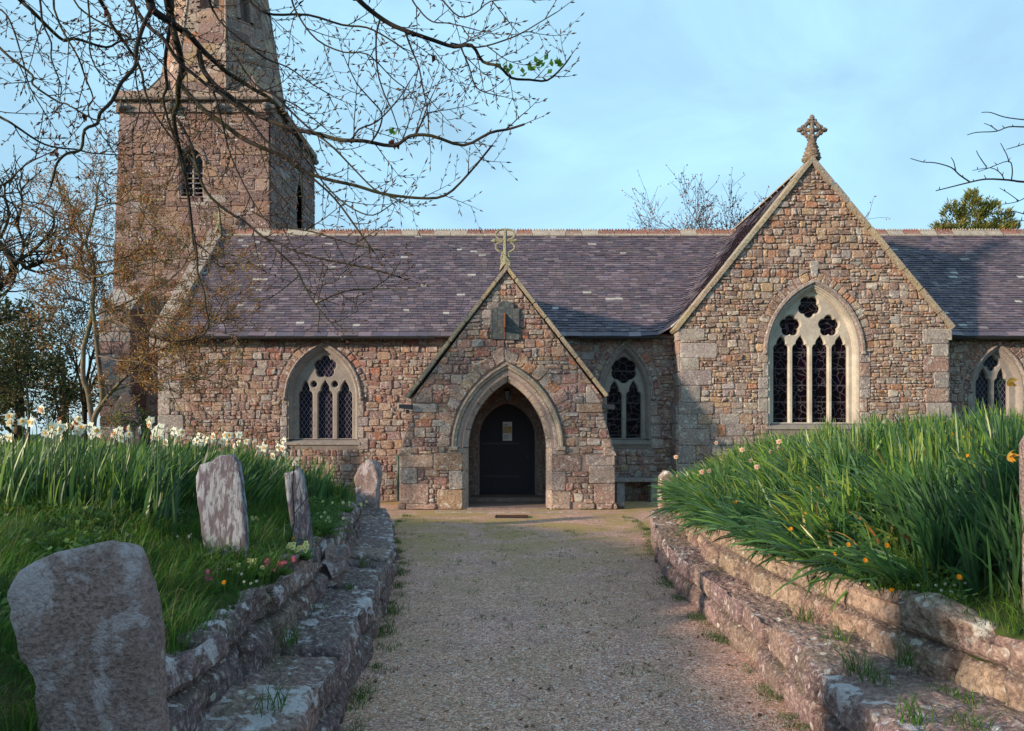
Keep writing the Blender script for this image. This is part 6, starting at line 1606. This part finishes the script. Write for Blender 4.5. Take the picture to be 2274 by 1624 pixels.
for (px, py, z_) in ((1905, 1480, .42), (1945, 1500, .42), (2090, 1520, .42), (2140, 1540, .42), (1790, 1370, .42), (2030, 1590, .42), (2150, 1600, .42), (2010, 1470, .44), (1860, 1420, .42), (772, 1300, .42), (700, 1345, .42), (640, 1420, .42), (810, 1250, .42), (600, 1560, .42)):
    D = (EYE-z_)*FOC/(py-CY0); x = (px-CX0)/FOC*D
    for _ in range(46): T_.append((x+random.gauss(0, .035), D+random.gauss(0, .05), z_-.03))
grass('wall_weeds', np.array(T_), (.05, .15), (.003, .006), 'tufts of grass rooted on the treads of the stone walls', cat='weeds')

# ---------------------------------------------------------------- flowers
def petal_ring(m, c, axis, rad, n, wd, cup, col, ph=0, col2=None):
    axis = Vector(axis).normalized(); a = axis.orthogonal().normalized(); b = axis.cross(a); c = Vector(c)
    for k in range(n):
        t = ph+2*math.pi*k/n; u = a*math.cos(t)+b*math.sin(t); s_ = axis.cross(u); j = random.uniform(.85, 1.1); cu = cup*random.uniform(.5, 1.5)
        p = [c+u*rad*.12, c+u*rad*.5*j+s_*wd*.5+axis*cu*rad*.3, c+u*rad*j+axis*cu*rad, c+u*rad*.5*j-s_*wd*.5+axis*cu*rad*.3, c+u*rad*.55*j+axis*(cu*rad*.3+.002)]
        i = [m.vert(q, col2 if (col2 and q is p[0]) else col) for q in p]; m.face(i[0], i[1], i[4]); m.face(i[1], i[2], i[4]); m.face(i[2], i[3], i[4]); m.face(i[3], i[0], i[4])
def trumpet(m, c, axis, r, L, col):
    axis = Vector(axis).normalized(); a = axis.orthogonal().normalized(); b = axis.cross(a); c = Vector(c); n = 10; R_ = []
    for (f, rr) in ((0, .55), (.5, .75), (.9, 1.0), (1, 1.25)):
        R_.append([m.vert(c+axis*L*f+(a*math.cos(2*math.pi*k/n)+b*math.sin(2*math.pi*k/n))*r*rr*random.uniform(.93, 1.07), col) for k in range(n)])
    for A, B in zip(R_, R_[1:]):
        for k in range(n): m.face(A[k], A[(k+1) % n], B[(k+1) % n], B[k])
def copy_tree(o, parent=None):
    c = o.copy(); COL.objects.link(c)
    if parent is not None: c.parent = parent
    for ch in o.children: copy_tree(ch, c)
    return c
def proto_daff(name, axis, h, wc, tc, rad=.040, dbl=False, bend=.03, wither=False):
    e = empty(name, (0, 0, 0), 'x', 'flower'); ax = Vector(axis).normalized()
    m = MB(); m.col = (.07, .15, .04)
    top = Vector((ax.x*bend, ax.y*bend, h)); m.tube([Vector((0, 0, -.05)), Vector((.01, 0, h*.5)), Vector((.0, 0, h*.93)), top*.5+Vector((0, 0, h*.5+.012)), top-ax*.018, top], [.0035, .0032, .003, .003, .0035, .0035], 5); m.build('stem', M['strap'], e, local=True)
    m = MB()
    if wither:
        for k in range(7): m.poly([top, top+ax*.03+rv()*.012, top+ax*.045+rv()*.014, top+ax*.02+rv()*.016], jit((.36, .13, .04), .3))
        m.build('withered_head', M['petal'], e, local=True)
    else:
        petal_ring(m, top, ax, rad, 3, rad*.85, .10, wc); petal_ring(m, top+ax*.002, ax, rad*.97, 3, rad*.85, .05, wc, math.pi/3)
        if dbl: petal_ring(m, top+ax*.006, ax, rad*.7, 6, rad*.5, .35, wc, .3)
        m.build('petals', M['petal'], e, local=True); m = MB(); trumpet(m, top, ax, rad*.26, rad*.42, tc)
        if dbl: petal_ring(m, top+ax*.012, ax, rad*.4, 6, rad*.3, .6, tc, .7)
        m.build('trumpet', M['petal'], e, local=True)
    return e
random.seed(940)
WH_, YE = (.80, .79, .66), (.75, .52, .16)
PD = [proto_daff('daffodil', (-.2, -1, .1), .40, WH_, YE), proto_daff('daffodil', (.5, -.8, .25), .42, WH_, YE, dbl=True), proto_daff('daffodil', (-.8, -.5, -.1), .38, WH_, (.78, .45, .2), dbl=True), proto_daff('daffodil', (.3, .8, -.2), .42, WH_, YE)]
PP = [proto_daff('daffodil', (-.5, -.8, .1), .34, (.72, .50, .38), (.72, .42, .22), dbl=True, rad=.032), proto_daff('daffodil', (.4, -.9, .0), .34, (.76, .58, .45), (.7, .35, .15), dbl=True, rad=.030)]
PW = [proto_daff('withered_daffodil', (.6, -.5, -.7), .40, None, None, wither=True, bend=.04), proto_daff('withered_daffodil', (-.7, -.4, -.6), .38, None, None, wither=True, bend=.04), proto_daff('withered_daffodil', (.2, -.9, -.5), .42, None, None, wither=True, bend=.04)]
used = set()
def hit(px, py, h, fz, Dmin=3.0, Dmax=12.5, fall=None):
    D = Dmin
    while D < Dmax:
        x, y, z = P(px, py, D)
        if z-fz(x, y) <= h and (interp(XL, y)-x > .06 if fz is gl else x-interp(XR, y) > .06): return x, y, fz(x, y), z
        D += .05
    x, y, z = P(px, py, fall or Dmax); return x, y, fz(x, y), z
def plant_flower(protos, k, px, py, h, fz, Dmin, Dmax, label, group, fall=None, sc_=1.0):
    pr = protos[k % len(protos)]; x, y, gz_, z = hit(px, py, h, fz, Dmin, Dmax, fall)
    if pr.name not in used: o = pr; used.add(pr.name)
    else: o = copy_tree(pr)
    hh = {'d': 0}.get('d'); s_ = sc_*random.uniform(.9, 1.12); H0 = protoH[pr.name.split('.')[0]] if False else PH[id_of(pr)]
    o.scale = (s_,)*3; o.location = (x, y, z-H0*s_); o.rotation_euler = (0, 0, random.uniform(-.5, .5)); o['label'] = label; o['category'] = 'flower'; o['group'] = group
    return o
PH = {}
def id_of(o): return o.name
for o, h in list(zip(PD, (.40, .42, .38, .42)))+[(o, .34) for o in PP]+list(zip(PW, (.40, .38, .42))): PH[o.name] = h
WL = [(105.3,910),(26,926),(27,940),(50,937),(81,938.6),(16,977),(36,973),(3,979),(114,957),(107,963),(119,950),(137,948),(146,941),(125,973),(169,932),(170.5,948),(174,957),(189,948),(206,958),(233,968),(257,970),(260,956),(276,959),(335.6,935),(365,954),(377,957),(398,961),(384,966),(377,982),(350,970),(355,972),
      (471,976),(514,982),(536,984),(550,981),(594,987),(624,994),(631,1009),(580,995)]
random.seed(944)
for _ in range(34):
    q_ = random.uniform(0, 640); WL.append((q_, interp([(0, 958), (200, 958), (400, 966), (520, 984), (640, 1002)], q_)+random.uniform(-22, 16)))
for i, (px, py) in enumerate(WL):
    big = {0: 'tallest white daffodil standing above all others at the far left', 23: 'open white daffodil alone against the dark tower foot', 30: 'low white daffodil hanging below its group, left of the slate headstone'}
    lab = {0: 'white daffodil standing highest above the left bank', 23: 'white daffodil facing out alone in front of the dark tower foot', 24: 'big round double white daffodil nodding near the corner of the nave', 5: 'large pale daffodil at the very left edge, lower than the rest', 28: 'double white daffodil lowest in the cluster below the nave corner', 37: 'last small white daffodil at the right end of the left bank row'}.get(i, 'white daffodil with yellow centre in the long row topping the left bank')
    plant_flower(PD, random.randrange(4), px, py, .50, gl, 4.6, 8, lab, 'white daffodils along the left bank', fall=random.uniform(4.8, 5.6) if px < 480 else random.uniform(6.3, 7.2), sc_=1.0)
for i, (px, py) in enumerate([(155, 935), (150, 925), (158, 945)]): plant_flower(PW, i, px, py, .5, gl, 4.6, 8, 'crumpled orange-brown withered daffodil among the white ones at the left', 'withered daffodils at the far left', fall=5.2)
random.seed(950)
for i in range(34):
    f = random.random()
    px = 490+f*265; py = interp([(490, 955), (560, 958), (634, 985), (700, 1000), (760, 1030)], px)+random.uniform(-10, 12)
    plant_flower(PW, i, px, py, .5, gl, 7, 11.5, 'withered orange-brown daffodil head nodding above the leaves before the nave wall', 'withered daffodils before the nave wall', fall=9.5)
RP = [(1503,1015),(1499,1057),(1533,1091),(1589,984),(1650,999),(1703,1003),(1733,981),(1720,995),(1558,1048),(1571,1046),(1681,1037),(1663,1023)]
for i, (px, py) in enumerate(RP):
    lab = {0: 'pale cream daffodil highest at the left tip of the right bank', 6: 'faded pink daffodil standing tallest before the transept', 5: 'double faded daffodil left of the tallest one on the right bank'}.get(i, 'faded pinkish daffodil scattered on the left part of the right bank')
    plant_flower(PP, i, px, py, .52, gr, 4.5, 12.5, lab, 'faded daffodils on the right bank', fall=9)
big = proto_daff('withered_daffodil', (.7, -.6, -.45), .44, None, None, wither=True, bend=.05); PH[big.name] = .44
# large yellow fading bloom near the right edge and one over the chancel window
def yellow_bloom(px, py, D, lab):
    x, y, z = P(px, py, D); e = empty('fading_daffodil', (x, y, z-.4), lab, 'flower'); m = MB(); m.col = (.09, .17, .05)
    b = Vector((x, y, z-.4)); m.tube([b, b+Vector((-.03, 0, .25)), b+Vector((-.055, 0, .385)), b+Vector((-.04, 0, .405)), b+Vector((-.01, -.005, .40))], [.004, .004, .0035, .004, .005], 6); m.build('stem', M['strap'], e)
    m = MB(); ax = Vector((.8, -.4, -.3)).normalized(); c = Vector((x, y, z)); petal_ring(m, c, ax, .042, 6, .028, .9, (.72, .42, .06)); petal_ring(m, c+ax*.01, ax, .035, 5, .022, 1.1, (.65, .30, .04), .4); m.build('petals', M['petal'], e)
yellow_bloom(2236, 1012, 3.9, 'large crumpled yellow daffodil hanging at the right edge beside the stone slab')
yellow_bloom(2236, 847, 4.2, 'small yellow nodding daffodil raised against the chancel window')
bpy.data.objects.remove([o for o in big.children][0]); [bpy.data.objects.remove(o) for o in list(big.children)]; bpy.data.objects.remove(big)

def small_flower(name, kind):
    e = empty(name, (0, 0, 0), 'x', 'flower'); m = MB(); m.col = (.07, .14, .03)
    h = {'dandelion': .10, 'daisy': .06}[kind]; m.tube([Vector((0, 0, -.03)), Vector((.005, 0, h*.6)), Vector((0, 0, h))], .0018, 4); m.build('stem', M['strap'], e, local=True); m = MB(); ax = Vector((-.25, -.8, .55))
    if kind == 'dandelion':
        for k, (r_, n_) in enumerate(((.019, 14), (.015, 12), (.010, 9))): petal_ring(m, Vector((0, 0, h+.002*k)), ax, r_, n_, .005, .15+.2*k, (.82, .38, .015), k)
    else:
        petal_ring(m, Vector((0, 0, h)), ax, .010, 10, .004, .05, (.80, .78, .78)); mm = MB(); carved(mm, (0, -.001, h+.001), .0035, .0035, .003, 1, (.7, .45, .03)); mm.build('centre', M['petal'], e, local=True)
    m.build('petals', M['petal'], e, local=True); return e
pdn, pds = small_flower('dandelion', 'dandelion'), small_flower('daisy', 'daisy'); first = {pdn.name: True, pds.name: True}
def put(pr, h, px, py, fz, Dmin, lab, grp, s_=1.0, Dmax=12):
    x, y, gz_, z = hit(px, py, h*1.2, fz, Dmin, Dmax, None); h = .10 if 'andelion' in lab or 'yellow flower' in lab else .06
    o = pr if first.get(pr.name) else copy_tree(pr); first[pr.name] = False
    o.location = (x, y, z-h*s_); o.scale = (s_,)*3; o.rotation_euler = (0, 0, random.uniform(-.6, .6)); o['label'] = lab; o['category'] = 'flower'; o['group'] = grp
DD = [(1598,1033),(1633,1115),(1609,1174),(1612,1159),(1553,1123),(1787,1142),(1776,1209),(1756,1175),(1884,1210),(1853,1231),(1922,1245),(1970,1212),(2130,1282),(1980,1312),(1977,1335),(2149,1013),(2115,964),(2142,970),(2250,1096),(2262,1109)]
for i, (px, py) in enumerate(DD): put(pdn, .24 if py < 1260 else .12, px, py, gr, 3.2, 'orange-yellow dandelion among the leaves of the right bank', 'dandelions on the right bank')
put(pdn, .10, 2064, 1367, gr, 3.0, 'large open dandelion hanging over the top of the right retaining wall', 'dandelions on the right bank', 1.35)
for (px, py) in ((1864,1213),(1870,1239),(2039,1300),(2053,1321),(2070,1327),(2079,1300),(2091,1311),(2113,1315),(2144,1295),(1929,1299),(2099,1297),(2120,1300),(2202,1198)): put(pds, .06, px, py, gr, 3.2, 'tiny white daisy in the turf above the right retaining wall', 'daisies above the right wall')
for (px, py) in ((419,1190),(424,1187),(492,1215),(525,1224),(469,1239),(394,1191),(488,1262),(506,1265),(513,1264),(530,1272),(537,1275),(542,1292),(557,1296),(570,1291),(562,1253),(576,1217),(606,1211),(420,1193),(458,1203)): put(pds, .06, px, py, gl, 2.8, 'tiny white daisy in the grass below the slate headstones', 'daisies on the left bank')
for (px, py, lab) in ((652,1196,'yellow dandelion just above the pale primroses'),(803,1172,'yellow dandelion near the end of the left wall'),(753,1198,'yellow dandelion over the left retaining wall'),(498,1294,'small yellow flower in the grass above the dark wall')): put(pdn, .10, px, py, gl, 2.8, lab, 'dandelions on the left bank', .8)

def primrose(px, py, n, spread, col, ctr, lab, h=.10, Dmin=2.8, heads=None, seed=1, s_=1.0):
    random.seed(seed); x, y, gz_, z = hit(px, py, h, gl, Dmin, 12); g0 = gl(x, y); e = empty('primrose', (x, y, g0), lab, 'flower')
    L = Leaves()
    for k in range(26):
        a = random.uniform(0, 2*math.pi); L.add((x+math.cos(a)*.01, y+math.sin(a)*.01, g0), (math.cos(a), math.sin(a), random.uniform(.3, .9)), .09*s_, .04*s_, jit((.07, .15, .03), .2))
    L.build('leaves', M['leaf'], e)
    for k in range(n):
        fx, fy = x+random.gauss(0, spread), y+random.gauss(0, spread*.7); fz_ = gl(fx, fy)+h*random.uniform(.6, 1.1); m = MB(); ax = Vector((random.uniform(-.4, .4), -1, random.uniform(0, .7))); m.tube([Vector((x, y, g0)), Vector((fx, fy, fz_))], .0014, 4, (.12, .2, .05))
        petal_ring(m, (fx, fy, fz_), ax, .0155*s_, 5, .017*s_, .12, jit(col, .08), random.random(), ctr); petal_ring(m, Vector((fx, fy, fz_))+ax.normalized()*.002, ax, .005*s_, 5, .005*s_, .1, ctr); m.build('bloom', M['petal'], e)
primrose(664, 1222, 13, .042, (.78, .76, .38), (.7, .45, .04), 'big clump of pale yellow primroses beside the narrow headstone', seed=1, s_=1.25)
primrose(560, 1246, 9, .04, (.78, .76, .38), (.7, .45, .04), 'pale yellow primroses left of the purple ones above the wall', seed=2)
primrose(620, 1252, 13, .055, (.34, .035, .16), (.75, .38, .04), 'magenta primroses spilling over the edge of the left wall', seed=3)
primrose(570, 1146, 6, .04, (.78, .76, .38), (.7, .45, .04), 'small pale primroses right of the larger slate headstone', seed=4, Dmin=4.9)
primrose(467, 1278, 3, .02, (.34, .05, .20), (.6, .3, .1), 'small magenta primrose alone in the grass', seed=5)
primrose(768, 1125, 9, .09, (.75, .76, .42), (.7, .5, .1), 'scattered pale primroses beside the rounded stone post', seed=6, Dmin=6)
primrose(716, 1150, 9, .09, (.75, .76, .42), (.7, .5, .1), 'scattered pale primroses between the narrow headstone and the post', seed=7, Dmin=5.6)
primrose(808, 1190, 3, .03, (.75, .76, .42), (.7, .5, .1), 'pale primroses on the crumbling end of the left wall', seed=8, Dmin=6)
# dry forked stem in front of the narrow headstone
x, y, z = P(645, 1190, 5.0); e = empty('dry_stem', (x, y, gl(x, y)), 'dark dry forked plant stem in front of the narrow headstone', 'plant'); m = MB(); m.col = (.5, .5, .5)
m.tube(smooth_path([Vector(P(a, b, 5.0)) for a, b in ((640, 1215), (652, 1170), (653, 1142), (650, 1080), (654, 1030))]), .0042, 6); m.tube(smooth_path([Vector(P(a, b, 5.0)) for a, b in ((653, 1142), (672, 1118), (690, 1096), (700, 1092))]), .003, 5)
m.build('stem', M['beech'], e); L = Leaves(); random.seed(4)
for _ in range(30): L.add(Vector(P(654, 1030, 5.0))+rv()*.012, rv(), .012, .012, (.7, .68, .55))
L.build('flower_head', M['petal'], e)
# feathery weeds on the left wall
random.seed(960); 
for (px, py, lab) in ((722, 1245, 'feathery green fern drooping over the left wall behind the primroses'), (720, 1110, 'feathery green cow parsley between the narrow headstone and the post'), (620, 1080, 'feathery green cow parsley left of the narrow headstone'), (690, 1160, 'feathery cow parsley leaves at the foot of the narrow headstone')):
    x, y, g_, z = hit(px, py, .10, gl, 4.8, 12); e = empty('cow_parsley', (x, y, g_), lab, 'plant'); L = Leaves()
    for k in range(26):
        a = random.uniform(0, 2*math.pi); d = Vector((math.cos(a), math.sin(a), random.uniform(.3, 1.6))).normalized(); n_ = 9; q = Vector((x, y, g_))
        for i in range(n_):
            d = (d+Vector((0, 0, -.10))).normalized(); q = q+d*.026
            for sg in (-1, 1): L.add(q, d*.6+d.cross(Vector((0, 0, 1)))*sg, .045*(1-.07*i), .010, jit((.06, .14, .025), .25)); L.add(q+rv()*.01, d+d.cross(Vector((0, 0, 1)))*sg*.6, .035*(1-.07*i), .008, jit((.08, .17, .03), .25))
    L.build('leaves', M['leaf'], e)
